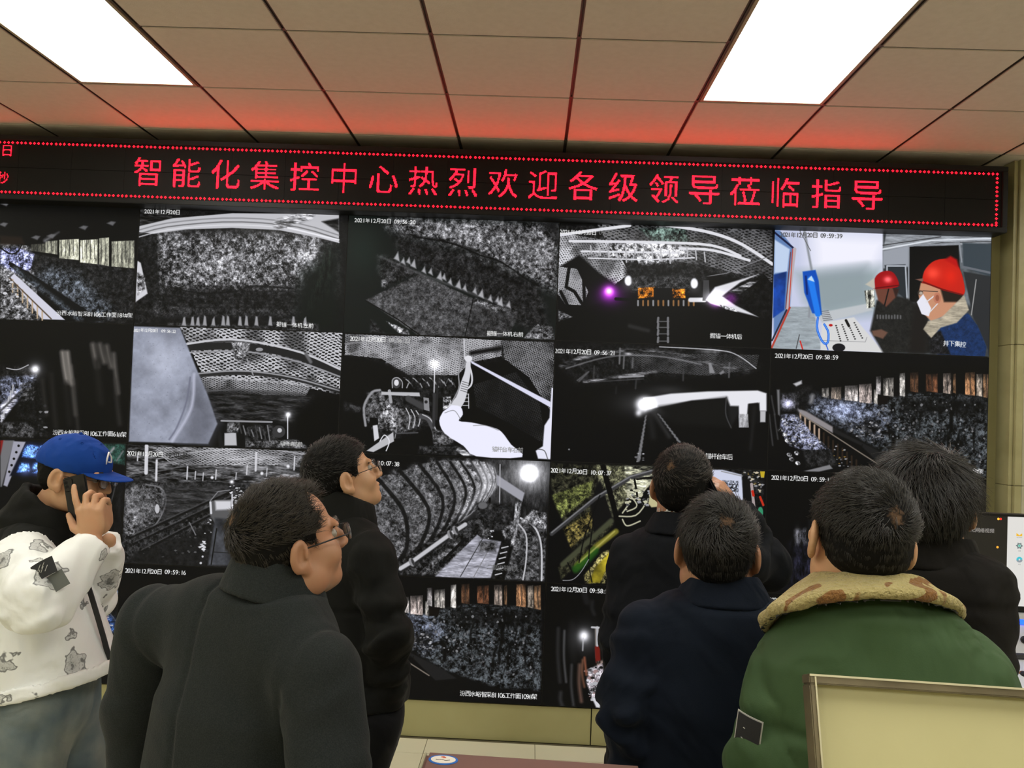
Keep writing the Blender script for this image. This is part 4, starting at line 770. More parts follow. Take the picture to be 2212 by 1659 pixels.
z = .1415; k = 0
while z > -.14:
    k += 1; z -= LP * (5 if k % 3 else 6)
    if z > -.13: cluster(xr, z)
leds('lit_border', bd, .0024)['kind'] = 'stuff'
# ------------------------------------------------------------------ solid modelling with distance fields
V = lambda *a: np.array(a, float)
def smin(a, b, k):
    h = np.clip(.5 + .5 * (b - a) / k, 0, 1); return b * (1 - h) + a * h - k * h * (1 - h)
def ell(p, c, r, Rm=None):
    q = p - c
    if Rm is not None: q = q @ Rm
    r = np.array(r, float); k0 = np.sqrt(((q / r) ** 2).sum(1)); k1 = np.sqrt(((q / r ** 2) ** 2).sum(1)) + 1e-9; return k0 * (k0 - 1) / k1
def cap(p, a, b, ra, rb):
    d = b - a; t = np.clip(((p - a) @ d) / max(d @ d, 1e-9), 0, 1); return np.sqrt((((p - a) - t[:, None] * d) ** 2).sum(1)) - (ra + (rb - ra) * t)
def chain(p, pts, rs, k=.01):
    r = None
    for i in range(len(pts) - 1):
        d = cap(p, pts[i], pts[i + 1], rs[i], rs[i + 1]); r = d if r is None else smin(r, d, k)
    return r
def rbox(p, c, h, Rm, r=.003):
    q = np.abs((p - c) @ Rm) - (np.array(h) - r); return np.sqrt((np.maximum(q, 0) ** 2).sum(1)) + np.minimum(q.max(1), 0) - r
def rotz(a): c, s = math.cos(a), math.sin(a); return np.array([[c, -s, 0], [s, c, 0], [0, 0, 1]])
def rotx(a): c, s = math.cos(a), math.sin(a); return np.array([[1, 0, 0], [0, c, -s], [0, s, c]])
def roty(a): c, s = math.cos(a), math.sin(a); return np.array([[c, 0, s], [0, 1, 0], [-s, 0, c]])
_nr = np.random.default_rng(3)
_ND = [(_nr.normal(size=3), _nr.random() * 6.28, _nr.normal(size=3)) for _ in range(12)]
def noise(p, sc, seed=0, ax=(1, 1, 1), n=6):
    p = p * np.array(ax) * sc; o = np.zeros(len(p)); wv = np.sin(p @ _ND[seed % 12][2] * .7 + seed)[:, None] * .5
    for i in range(n):
        d, ph, _ = _ND[(i + seed * 3) % 12]; d = d / np.linalg.norm(d) * (1 + .35 * i); o += np.sin((p + wv) @ d * 2 + ph + seed) / (1 + .3 * i)
    return o / 3
def ridge(p, sc, seed=0, ax=(1, 1, 1)): return 1 - np.abs(noise(p, sc, seed, ax)) * 2
def axis(lo, hi, step, fine=None):
    """grid line positions; fine = (lo, hi, step) for a refined stretch"""
    if fine is None: return np.arange(lo, hi + step, step)
    a = np.arange(lo, fine[0], step); b = np.arange(fine[0], fine[1], fine[2]); c = np.arange(fine[1], hi + step, step)
    return np.concatenate([a, b, c]) if len(a) else np.concatenate([b, c])
def surface(f, ax):
    xs, ys, zs = ax; n = (len(xs), len(ys), len(zs)); s = 4
    ci = [np.unique(np.r_[np.arange(0, m, s), m - 1]) for m in n]
    G = np.stack(np.meshgrid(xs[ci[0]], ys[ci[1]], zs[ci[2]], indexing='ij'), -1); cv = f(G.reshape(-1, 3)).reshape(G.shape[:3])
    # nearest coarse value for every fine point
    idx = [np.minimum(np.round(np.arange(m) / s).astype(int), len(c) - 1) for m, c in zip(n, ci)]
    val = cv[np.ix_(*idx)]
    stp = [np.gradient(a) for a in ax]
    rad = 1.6 * s * .5 * np.sqrt(stp[0][:, None, None] ** 2 + stp[1][None, :, None] ** 2 + stp[2][None, None, :] ** 2) + .006
    act = np.abs(val) < rad * 1.3
    I, J, Kk = np.nonzero(act); P = np.stack([xs[I], ys[J], zs[Kk]], 1)
    o = np.empty(len(P))
    for a in range(0, len(P), 400000): o[a:a + 400000] = f(P[a:a + 400000])
    val[I, J, Kk] = o
    for d in range(3):      # closed at the border
        sl = [slice(None)] * 3
        for e in (0, -1): sl[d] = e; val[tuple(sl)] = np.maximum(val[tuple(sl)], 1e-4)
    ins = val < 0
    c8 = [ins[a:n[0] - 1 + a, b:n[1] - 1 + b, c:n[2] - 1 + c] for a in (0, 1) for b in (0, 1) for c in (0, 1)]
    sm_ = sum(x.astype(np.int8) for x in c8); mix = (sm_ > 0) & (sm_ < 8)
    A, B, C_ = np.nonzero(mix); acc = np.zeros((len(A), 3)); cnt = np.zeros(len(A))
    co = [(a, b, c) for a in (0, 1) for b in (0, 1) for c in (0, 1)]
    for i in range(8):
        for j in range(i + 1, 8):
            if sum(abs(co[i][k] - co[j][k]) for k in range(3)) != 1: continue
            v0 = val[A + co[i][0], B + co[i][1], C_ + co[i][2]]; v1 = val[A + co[j][0], B + co[j][1], C_ + co[j][2]]
            m = (v0 < 0) != (v1 < 0); t = np.where(m, v0 / (v0 - v1 + 1e-12), 0)[:, None]
            p0 = np.stack([xs[A + co[i][0]], ys[B + co[i][1]], zs[C_ + co[i][2]]], 1); p1 = np.stack([xs[A + co[j][0]], ys[B + co[j][1]], zs[C_ + co[j][2]]], 1)
            acc += np.where(m[:, None], p0 + (p1 - p0) * t, 0); cnt += m
    vert = acc / cnt[:, None]; vid = -np.ones(mix.shape, int); vid[A, B, C_] = np.arange(len(A)); quads = []
    for d in range(3):
        a0 = ins[tuple(slice(0, n[k] - 1) if k == d else slice(1, n[k] - 1) for k in range(3))]; a1 = ins[tuple(slice(1, n[k]) if k == d else slice(1, n[k] - 1) for k in range(3))]
        I, J, Kk = np.nonzero(a0 != a1); fl = a0[I, J, Kk]; g = [I, J, Kk]; u, w_ = [(1, 2), (2, 0), (0, 1)][d]
        g = [x + (0 if k == d else 1) for k, x in enumerate(g)]
        def vv(du, dw):
            h = list(g); h[u] = h[u] - du; h[w_] = h[w_] - dw; return vid[h[0], h[1], h[2]]
        q = np.stack([vv(1, 1), vv(0, 1), vv(0, 0), vv(1, 0)], 1); q[~fl] = q[~fl][:, ::-1]; quads.append(q)
    return vert, np.concatenate(quads)
def mesh_from(name, vert, quads, m, parent=None, smooth=True, iters=1, off=None):
    # light relaxation takes the grid steps out
    for _ in range(iters):
        acc = np.zeros_like(vert); c = np.zeros(len(vert))
        for a in range(4):
            i, j = quads[:, a], quads[:, (a + 1) % 4]; 
            for k in range(3): acc[:, k] += np.bincount(i, vert[j, k], len(vert)) + np.bincount(j, vert[i, k], len(vert))
            c += np.bincount(i, minlength=len(vert)) + np.bincount(j, minlength=len(vert))
        vert = vert * .5 + .5 * acc / np.maximum(c, 1)[:, None]
    me = D.meshes.new(name); me.vertices.add(len(vert)); me.vertices.foreach_set('co', (vert if off is None else vert - off).ravel().astype(np.float32))
    me.loops.add(quads.size); me.loops.foreach_set('vertex_index', quads.ravel().astype(np.int32)); me.polygons.add(len(quads))
    me.polygons.foreach_set('loop_start', (np.arange(len(quads)) * 4).astype(np.int32)); me.polygons.foreach_set('use_smooth', np.ones(len(quads), bool)); me.update(calc_edges=True); me.validate()
    return link(name, me, m, parent)
def bounds(pts, pad, step, fine=None):
    p = np.array(pts); lo, hi = p.min(0) - pad, p.max(0) + pad
    return [axis(lo[i], hi[i], step, None if fine is None else (fine[0][i], fine[1][i], fine[2])) for i in range(3)]

# ------------------------------------------------------------------ materials for people
def skin_mat(name, col):
    m = mat(name, col, .48, bump=(260, .12, .0008), var=(26, tuple(c * k for c, k in zip(col, (1.02, .82, .78))), .5)); b = m.node_tree.nodes['Principled BSDF']
    b.inputs['Subsurface Weight'].default_value = .06; b.inputs['Subsurface Radius'].default_value = (.012, .005, .003); return m
m_skin = skin_mat('skin', lin(190, 148, 112)); m_skin2 = skin_mat('skin_ruddy', lin(170, 126, 96)); m_skin3 = skin_mat('skin_light', lin(198, 156, 118))
m_hair = mat('black_hair', (.0035, .0032, .003), .7, bump=(90, .6, .004), spec=.15)
m_hairw = mat('black_hair_greying', (.004, .0037, .0035), .7, bump=(90, .6, .004), spec=.15)
m_strand = mat('hair_strand', (.022, .02, .018), .38, spec=.5)
m_strandb = mat('hair_strand_brown', (.026, .020, .014), .4, spec=.5)
m_brow = mat('brow_hair', (.02, .015, .01), .8)
def cloth(name, col, rough=.85, wv=700, st=.35, sheen=.25, var=None, fold=True):
    m = mat(name, col, rough, bump=(wv, st, .0015, 2), sheen=sheen * .15, var=var, spec=.12); nt = m.node_tree; N = nt.nodes; L = nt.links
    bp = [x for x in N if x.type == 'BUMP'][0]; tc = [x for x in N if x.type == 'TEX_COORD'][0]
    if fold:
        mp = N.new('ShaderNodeMapping'); mp.inputs['Scale'].default_value = (1, 1, .8); mp.inputs['Rotation'].default_value = (.5, .4, .2); n = N.new('ShaderNodeTexNoise'); n.inputs['Scale'].default_value = 6; n.inputs['Detail'].default_value = 2.5; n.inputs['Distortion'].default_value = .9
        ab = N.new('ShaderNodeMath'); ab.operation = 'MULTIPLY'; ab.inputs[1].default_value = .5
        L.new(tc.outputs['Object'], mp.inputs[0]); L.new(mp.outputs[0], n.inputs['Vector']); L.new(n.outputs['Fac'], ab.inputs[0])
        b2 = N.new('ShaderNodeBump'); b2.inputs['Strength'].default_value = .8; b2.inputs['Distance'].default_value = .09 if fold is True else fold
        L.new(ab.outputs[0], b2.inputs['Height']); L.new(b2.outputs[0], bp.inputs['Normal'])
    return m
m_grey = cloth('charcoal_wool', (.0165, .0195, .0195), .95, 380, .7, .35, (420, (.03, .034, .034), .8), .02)
m_blackj = cloth('black_cotton', (.0085, .0088, .0078), .8, 600, .35, .15)
m_suit = cloth('black_suit_wool', (.0075, .0085, .011), .85, 900, .3, .12)
m_navy = cloth('navy_wool', (.0062, .0095, .0175), .85, 900, .3, .18)
m_green = cloth('green_down_cloth', lin(64, 86, 56), .62, 500, .15, .1, (5, lin(56, 78, 50), .6))
m_bcoat = cloth('black_coat_cloth', (.0115, .0105, .0095), .8, 900, .25, .1)
m_dark = cloth('dark_trousers', (.008, .008, .009), .85)
m_denim = cloth('washed_denim', lin(92, 106, 112), .85, 500, .4, .1, (7, lin(138, 144, 138), .9))
m_cap = cloth('blue_cotton_twill', lin(22, 62, 140), .8, 900, .3, .15)
m_leather = mat('black_leather', (.01, .01, .01), .35, bump=(200, .3, .001))
m_gmetal = mat('dark_glasses_frame', (.02, .02, .022), .3, metal=.7); m_phone = mat('black_phone_shell', (.009, .009, .01), .35); m_phoneg = mat('camera_glass', (.01, .01, .014), .08, spec=.8)
m_glass = D.materials.new('clear_lens'); m_glass.use_nodes = True; b = m_glass.node_tree.nodes['Principled BSDF']; b.inputs['Transmission Weight'].default_value = .9; b.inputs['Roughness'].default_value = .02; b.inputs['IOR'].default_value = 1.2; b.inputs['Base Color'].default_value = (.95, .97, .97, 1)
m_eye = mat('eye_white', (.3, .27, .23), .3); m_iris = mat('iris', (.015, .008, .005), .1)
m_white = mat('white_shirt_cotton', (.7, .7, .68), .8)
# ------------------------------------------------------------------ head, hands
def head_sdf(q, o):
    """q in head space: X right, Y forward, Z up, metres; o = options"""
    jw = o.get('jaw', 1.); ck = o.get('cheek', 1.)
    d = ell(q, V(0, -.014, .03), (.076, .096, .089)); d = smin(d, ell(q, V(0, .022, -.038), (.062 * ck, .068, .078)), .03)
    d = smin(d, ell(q, V(0, .052, -.088), (.034 * jw, .036, .026)), .03); d = smin(d, ell(q, V(0, .074, -.098), (.016, .014, .013)), .02)
    for s in (-1, 1):
        d = smin(d, ell(q, V(s * .05 * jw, .005, -.07), (.02, .036, .03)), .03)           # jaw angle
        d = smin(d, ell(q, V(s * .043 * ck, .058, -.03), (.02, .024, .022)), .025)           # cheekbone
        d = smin(d, ell(q, V(s * .03, .082, .026), (.024, .01, .007)), .014)               # brow
        e = ell(q, V(s * .031, .098, .006), (.017, .014, .011)); d = -smin(-d, e, .012)      # socket
    d = smin(d, chain(q, [V(0, .088, .012), V(0, .101, -.012), V(0, .108, -.028)], [.007, .009, .011], .01), .012)
    for s in (-1, 1): d = smin(d, ell(q, V(s * .012, .096, -.031), (.008, .011, .008)), .008)
    d = smin(d, ell(q, V(0, .086, -.056), (.022, .013, .0065)), .008); d = smin(d, ell(q, V(0, .084, -.067), (.019, .013, .007)), .006)
    d = np.maximum(d, -ell(q, V(0, .102, -.061), (.024, .012, .0016)))
    for s in (-1, 1):
        Re = rotz(s * .35) @ rotx(-.12); c = V(s * .086, -.012, -.006)
        ear = ell(q, c, (.009, .0225, .0355), Re); ear = smin(ear, ell(q, V(s * .082, -.002, -.036), (.006, .01, .013)), .008)
        bowl = ell(q, c + V(s * .0078, .0055, .002), (.0088, .0138, .0238), Re); ear = np.maximum(ear, -bowl)
        ear = smin(ear, ell(q, V(s * .0885, .001, -.002), (.0035, .004, .013), Re), .004)
        d = smin(d, ear, .006)
    return d
def neck_pts(P): return
def hair_sdf(q, o):
    th = o.get('hair', .012); bulk = o.get('bulk', 0)
    c = ell(q, V(0, -.016, .034), (.0765 + th + bulk, .097 + th + bulk * .6, .09 + th * 1.1 + bulk * .7)); c = smin(c, ell(q, V(0, -.05, -.02), (.064 + th * .55, .052 + th * .7, .05)), .03)
    c = c + (1 - np.clip((q[:, 2] + .055) / .1, 0, 1)) * (th * .75 + .002)
    c = c - noise(q, 60, 2) * .0016 - noise(q, 140, 5) * .0012
    # hairline: lower limit of the hair as a function of how far forward the point lies
    y = q[:, 1]; hl = o.get('line', [(-.13, -.062), (-.04, -.064), (-.022, -.035), (-.012, .012), (.008, .018), (.02, -.004), (.034, .0), (.04, .045), (.07, .066), (.1, .085)])
    zl = np.interp(y, [a for a, _ in hl], [b for _, b in hl]); zl = zl + noise(q, 120, 1) * .003
    c = smin(-c, (q[:, 2] - zl) * .8, .004) * -1
    for e in o.get('bald', []): c = np.maximum(c, -ell(q, V(*e[0]), e[1]))
    return c
def hand(w, Fd, N, S, curl, L=1., spread=.09, thumb=(.9, .3, .4), fl=None):
    """w wrist point, Fd finger direction, N out of the palm, S towards the thumb. Returns chains (points, radii)"""
    Fd = Fd / np.linalg.norm(Fd); S = S - Fd * (S @ Fd); S = S / np.linalg.norm(S); N = N - Fd * (N @ Fd) - S * (N @ S); N = N / np.linalg.norm(N); out = []
    sc = .092 * L
    for i, (o_, ln) in enumerate(((.031, .95), (.0105, 1.05), (-.0105, .98), (-.03, .78))):
        base = w + Fd * sc * (1, 1.02, .98, .9)[i] + S * o_ * L; a = 0; p = base; pts = [w + Fd * .03 * L + S * o_ * .6 * L, base]; rs = [.013 * L, .0108 * L]
        dirn = Fd + S * spread * (1.5 - i) ; cu = curl[i] if hasattr(curl[0], '__len__') else curl
        for j, sl in enumerate((.042, .027, .021)):
            a += cu[j]; d = (dirn / np.linalg.norm(dirn)) * math.cos(a) + N * math.sin(a); p = p + d * sl * ln * L; pts.append(p); rs.append((.0094, .0085, .0072)[j] * L)
        out.append((pts, rs))
    t0 = w + Fd * .022 * L + S * .022 * L; d = Fd * math.cos(thumb[0]) + S * math.sin(thumb[0]) + N * thumb[1]; d /= np.linalg.norm(d)
    t1 = t0 + d * .046 * L; d2 = d + Fd * .35 + N * thumb[2] - S * .2; d2 /= np.linalg.norm(d2); t2 = t1 + d2 * .032 * L; t3 = t2 + (d2 + Fd * .1) * .024 * L
    out.append(([t0, t1, t2, t3], [.0165 * L, .0125 * L, .0105 * L, .0082 * L]))
    return dict(w=w, F=Fd, N=N, S=S, ch=out, L=L)
def hand_sdf(p, h):
    Rm = np.stack([h['S'], h['F'], h['N']], 1); L = h['L']
    d = ell(p, h['w'] + h['F'] * .055 * L, (.043 * L, .052 * L, .0165 * L), Rm); d = smin(d, ell(p, h['w'] + h['F'] * .03 * L + h['S'] * .022 * L + h['N'] * .008 * L, (.02 * L, .032 * L, .016 * L), Rm), .012)
    for i, (pts, rs) in enumerate(h['ch']):
        f_ = chain(p, pts, rs, .002); d = smin(d, f_, .007)
    for i in range(4):      # knuckles
        d = smin(d, ell(p, h['ch'][i][0][1] - h['N'] * .004 * L, (.009 * L,) * 3), .006)
    return d
# ------------------------------------------------------------------ person builder
def person(o):
    name = 'person'; rx, ry = o['root']; root = V(rx, ry, 0)
    hc = V(*o['head']); Rh = rotz(-math.radians(o['hyaw'])) @ rotx(math.radians(o['hpitch'])) @ roty(math.radians(o.get('hroll', 0)))
    hs = o.get('hs', 1.); th = math.radians(o['tyaw']); Rt = rotz(-th)
    right = Rt @ V(1, 0, 0); fwd = Rt @ V(0, 1, 0)
    H = lambda p: ((p - hc) @ Rh) / hs
    nb = V(*o['neck'])                                  # base of the neck
    sh = {}; shw = o['shw']
    for s, k in ((-1, 'L'), (1, 'R')):
        sh[k] = V(*o['sh' + k]) if 'sh' + k in o else nb + right * s * shw + V(0, 0, o.get('shz', -.075))
    arms = {}
    for k in 'LR':
        a = o.get('arm' + k); s = -1 if k == 'L' else 1
        if a is None: a = (sh[k] + right * s * .045 - fwd * .02 + V(0, 0, -.29), sh[k] + right * s * .035 + fwd * .05 + V(0, 0, -.54))
        arms[k] = (sh[k], V(*a[0]), V(*a[1]))
    hands = [h for h in (o.get('handL'), o.get('handR')) if h]
    if 'handL' not in o: hands.append(hand(arms['L'][2], arms['L'][2] - arms['L'][1], right, fwd, (.35, .4, .3)))
    if 'handR' not in o: hands.append(hand(arms['R'][2], arms['R'][2] - arms['R'][1], -right, fwd, (.35, .4, .3)))
    hip = V(rx, ry, .93); hipR = {k: hip + right * s * .1 for k, s in (('L', -1), ('R', 1))}
    foot = {}
    for k, s in (('L', -1), ('R', 1)):
        if 'foot' + k in o: foot[k] = V(*o['foot' + k], .09)
        else: foot[k] = V(rx, ry, .09) + right * s * .12 - fwd * .02
    def knee(k): return (hipR[k] + foot[k]) / 2 + fwd * .03
    occ = hc + Rh @ V(0, -.02, -.05) * hs
    J = o['jacket']; zs_, aa, bb, cx_, cy_ = (np.array(c, float) for c in zip(*J['prof']))   # z, half width, half depth, centre offsets in body axes
    on = (nb - root) @ Rt; wk = np.clip(1 - (zs_[0] - zs_) / .5, 0, 1); cx_ = cx_ + on[0] * wk; cy_ = cy_ + on[1] * wk
    def fprof(p, k=1.):
        z = p[:, 2]; q = (p - root) @ Rt; a, b2, cx, cy = (np.interp(z, zs_[::-1], t_[::-1]) for t_ in (aa, bb, cx_, cy_)); e = 2.4
        return (((np.abs((q[:, 0] - cx) / (a * k)) ** e + np.abs((q[:, 1] - cy) / (b2 * k)) ** e) ** (1 / e)) - 1) * np.minimum(a, b2) * k
    def fbody(p):
        q = H(p); d = np.full(len(p), 1e3); m = (np.abs(q) < .2).all(1)
        d[m] = head_sdf(q[m], o) * hs
        dd = smin(cap(p, occ, nb + fwd * 0, .056 * hs, .06), ell(p, nb + V(0, 0, -.03), (.09, .07, .05), Rt), .04)
        d = smin(d, dd, .018)
        tz = np.maximum(np.maximum(fprof(p, .78), p[:, 2] - nb[2] + .07), max(hip[2], J['hemz'] + .1) - p[:, 2]); tz = smin(tz, ell(p, hip, (.145, .1, .15), Rt), .08)
        d = smin(d, tz, .03)
        for k in 'LR':
            a = arms[k]; d = smin(d, chain(p, a, [.045, .036, .024], .02), .025)
            d = smin(d, chain(p, [hipR[k], knee(k), foot[k]], [.075, .048, .034], .02), .04); 
            d = smin(d, chain(p, [foot[k] + V(0, 0, -.035), foot[k] + fwd * .12 + V(0, 0, -.06)], [.035, .025]), .02)
        for h in hands: d = smin(d, hand_sdf(p, h), .012)
        return d
    pts = [hc + V(0, 0, .15 * hs), root + V(0, 0, .01), *[a for k in 'LR' for a in arms[k]], *[foot[k] for k in 'LR'], *[c for h in hands for ch in h['ch'] for c in ch[0]], hc + V(.13, .13, 0), hc - V(.13, .13, 0), foot['L'] + fwd * .14, foot['R'] + fwd * .14]
    fp = [hc - .135 * hs, hc + .135 * hs]
    for h in hands:
        if h.get('fine'): fp += [c for ch in h['ch'] for c in ch[0]]; fp += [h['w']]
    fp = np.array(fp); fine = (fp.min(0) - .012, fp.max(0) + .012, o.get('res', .0042))
    v, q = surface(fbody, bounds(pts, .05, .016, fine))
    body = mesh_from(name, v, q, o['skin'], None, iters=1, off=root); body.location = root
    tag(body, o['label'], 'person')
    off = root
    # hair
    lo, hi = V(-.12, -.15, -.1), V(.12, .12, .16)
    hv, hq = surface(lambda p: hair_sdf(p, o), [axis(lo[i], hi[i], .004) for i in range(3)])
    if o.get('cut_hair') is not None:
        pass
    hw = (hv * hs) @ Rh.T + hc
    ho = mesh_from('hair', hw, hq, o.get('hmat', m_hair), body, iters=1, off=root)
    if o.get('whorl') and o.get('scalp', 1):
        wq = V(*o['whorl']); dn = (wq - V(0, -.016, .034)); th0 = o.get('hair', .012) + o.get('bulk', 0) * .7; dn = V(0, -.016, .034) + dn / math.sqrt(((dn / V(.0765 + th0, .097 + th0, .09 + th0)) ** 2).sum())
        hm = o.get('hmat', m_hair).copy(); nt = hm.node_tree; bb_ = nt.nodes['Principled BSDF']; tc_ = nt.nodes.new('ShaderNodeTexCoord'); vm = nt.nodes.new('ShaderNodeVectorMath'); vm.operation = 'DISTANCE'; vm.inputs[1].default_value = tuple((dn * hs) @ Rh.T + hc - root)
        nn_ = nt.nodes.new('ShaderNodeTexNoise'); nn_.inputs['Scale'].default_value = 130; nt.links.new(tc_.outputs['Object'], nn_.inputs['Vector']); nt.links.new(tc_.outputs['Object'], vm.inputs[0])
        m1 = nt.nodes.new('ShaderNodeMath'); m1.operation = 'MULTIPLY_ADD'; m1.inputs[1].default_value = .05; nt.links.new(nn_.outputs['Fac'], m1.inputs[0]); nt.links.new(vm.outputs['Value'], m1.inputs[2])
        mr_ = nt.nodes.new('ShaderNodeMapRange'); mr_.inputs[1].default_value = .027; mr_.inputs[2].default_value = .041; mr_.inputs[3].default_value = 1; mr_.inputs[4].default_value = 0; nt.links.new(m1.outputs[0], mr_.inputs[0])
        mx_ = nt.nodes.new('ShaderNodeMix'); mx_.data_type = 'RGBA'; mx_.inputs[6].default_value = bb_.inputs['Base Color'].default_value; mx_.inputs[7].default_value = (.1, .058, .032, 1); nt.links.new(mr_.outputs[0], mx_.inputs[0]); nt.links.new(mx_.outputs[2], bb_.inputs['Base Color']); ho.data.materials[0] = hm
    ns = o.get('strands', 6000)
    if ns:
        rg = np.random.default_rng(int(rx * 1000)); tri = hq; a, b_, c, d_ = (hv[tri[:, i]] for i in range(4)); nr = np.cross(c - a, d_ - b_); ar = np.linalg.norm(nr, axis=1); nr = nr / (ar[:, None] + 1e-12)
        cen = (a + b_ + c + d_) / 4; whp = V(*o.get('whorl', (.012, -.075, .085))); outw = ((nr * (cen - V(0, -.016, .03))).sum(1) > .01); wgt = ar * outw * np.clip((np.linalg.norm((cen - whp) - (whp - V(0, -.016, .03)) * .12, axis=1) - .008) / .02, .08, 1); pick = rg.choice(len(tri), ns, p=wgt / wgt.sum())
        uvw = rg.random((ns, 2)); P0 = (a[pick] * (1 - uvw[:, :1]) + b_[pick] * uvw[:, :1]) * (1 - uvw[:, 1:]) + (d_[pick] * (1 - uvw[:, :1]) + c[pick] * uvw[:, :1]) * uvw[:, 1:]; Nn = nr[pick]
        wh = whp; fl = P0 - wh; swirl = np.cross(np.broadcast_to(wh - V(0, -.016, .03), fl.shape), fl); fl = fl / (np.linalg.norm(fl, axis=1)[:, None] + .004); swirl = swirl / (np.linalg.norm(swirl, axis=1)[:, None] + 1e-6)
        dr = fl + swirl * .5 + rg.normal(size=(ns, 3)) * .22; side = (P0[:, 2] < .03)[:, None]; dr = np.where(side, dr * .5 + V(0, -.1, -1), dr)
        dr = dr - Nn * (dr * Nn).sum(1)[:, None]; dr = dr / (np.linalg.norm(dr, axis=1)[:, None] + 1e-6); lift = o.get('lift', .55); ln = o.get('hlen', .022) * rg.uniform(.6, 1.25, (ns, 1)); ln = np.where(P0[:, 2:3] < -.02, ln * .35, np.where(P0[:, 2:3] < .02, ln * .7, ln))
        lf = lift * rg.uniform(.4, 1.4, (ns, 1)) * np.where(side, .35, 1); npt = 4; PT = np.zeros((ns, npt, 3))
        for j in range(npt):
            t = j / (npt - 1); PT[:, j] = P0 - Nn * .002 + (dr * (t + .25 * t * t) + Nn * lf * (t - .45 * t * t)) * ln
        PT = (PT * hs) @ Rh.T + hc - root
        cv = D.hair_curves.new('hair_strands'); cv.add_curves([npt] * ns); cv.position_data.foreach_set('vector', PT.ravel().astype(np.float32))
        ra = cv.attributes.get('radius') or cv.attributes.new('radius', 'FLOAT', 'POINT'); rr = np.tile(np.array([.0005, .00046, .00034, .0001]) * o.get('hthick', 1.), ns).astype(np.float32); ra.data.foreach_set('value', rr)
        cv.materials.append(o.get('smat', m_strand)); so = D.objects.new('hair_strands', cv); COL.objects.link(so); so.parent = ho; so['kind'] = 'stuff'
    if o.get('face'):
        for s in o['face']:
            e = MB(); M_ = Matrix.Translation(Vector(hc + Rh @ V(s * .031, .0745, .005) * hs - root)) @ Matrix(Rh.tolist()).to_4x4()
            bmesh.ops.create_uvsphere(e.bm, u_segments=14, v_segments=10, radius=.0118, matrix=M_); eo = e.build('eye', m_eye, body, smooth=True)
            e = MB(); bmesh.ops.create_uvsphere(e.bm, u_segments=12, v_segments=8, radius=.0062, matrix=Matrix.Translation(Vector(hc + Rh @ V(s * .031, .081, .0055) * hs - root))); e.build('iris', m_iris, eo, smooth=True)
            e = MB(); e.tube([Vector(hc + Rh @ V(*c) * hs - root) for c in ((s * .014, .094, .023), (s * .03, .093, .029), (s * .045, .083, .027), (s * .052, .074, .022))], [.002, .0032, .0028, .001], 6); e.build('eyebrow', m_brow, body, smooth=True)
    if o.get('glasses'):
        g = MB(); Pw = lambda c: Vector(hc + Rh @ V(*c) * hs - root); gm = o.get('gmat', m_gmetal)
        for s in (-1, 1):
            rim = [Pw((s * (.033 + .023 * math.cos(t)), .112 - .004 * abs(math.cos(t)) - (.006 if s * math.cos(t) * s > .5 else 0), .001 + .0175 * math.sin(t))) for t in np.linspace(0, 2 * math.pi, 20)[:-1]]
            g.tube(rim, o.get('rimr', .0011), 6, True)
            g.tube([Pw((s * .0565, .106, .006)), Pw((s * .072, .096, .008)), Pw((s * .083, .03, .008)), Pw((s * .0835, -.012, .006)), Pw((s * .082, -.03, -.012))], o.get('armr', .0016), 6)
        g.tube([Pw((-.0115, .111, .006)), Pw((0, .114, .009)), Pw((.0115, .111, .006))], .0013, 6)
        go = g.build('glasses', gm, body, smooth=True)
        for s in (-1, 1):
            l = MB(); rim = [Pw((s * (.033 + .0225 * math.cos(t)), .112 - .004 * abs(math.cos(t)), .001 + .017 * math.sin(t))) for t in np.linspace(0, 2 * math.pi, 20)[:-1]]
            rim2 = [v_ + Vector(Rh @ V(0, .0012, 0)) for v_ in rim]; A_ = [l.bm.verts.new(x) for x in rim]; B_ = [l.bm.verts.new(x) for x in rim2]; l.bm.faces.new(A_); l.bm.faces.new(B_[::-1])
            for i in range(len(A_)): l.bm.faces.new((A_[i], B_[i], B_[(i + 1) % len(A_)], A_[(i + 1) % len(A_)]))
            l.build('lens', m_glass, go)
    # clothes
    zt = nb[2]
    slr = J.get('sleeve', (.068, .06, .047)); hem = J['hem']; fold = J.get('fold', .006); fsc = J.get('fsc', 9)
    def ftorso(p):
        d = np.maximum(fprof(p), p[:, 2] - zs_[0])
        rk = J.get('ykr', .075); nk = V(0, 0, J.get('yk', -.06)) + fwd * J.get('ykf', -.01); mL = sh['L'] * .45 + (nb + nk) * .55; mR = sh['R'] * .45 + (nb + nk) * .55; up = V(0, 0, J.get('slope', .012))
        yk = chain(p, [sh['L'] + right * .02, mL + up, nb + nk + V(0, 0, .014), mR + up, sh['R'] - right * .02], [slr[0] * .97, (slr[0] + rk) / 2, rk, (slr[0] + rk) / 2, slr[0] * .97], .03)
        d = smin(d, yk, J.get('yks', .06)); return d
    def fsleeve(p, k):
        a = arms[k]; e = a[2] - a[1]; e = e / np.linalg.norm(e); wr = a[2] - e * .0
        d = chain(p, [a[0], a[1], wr], list(slr), .02)
        cut = (p - (wr + e * J.get('cuff', .012))) @ e; return np.maximum(d, cut)
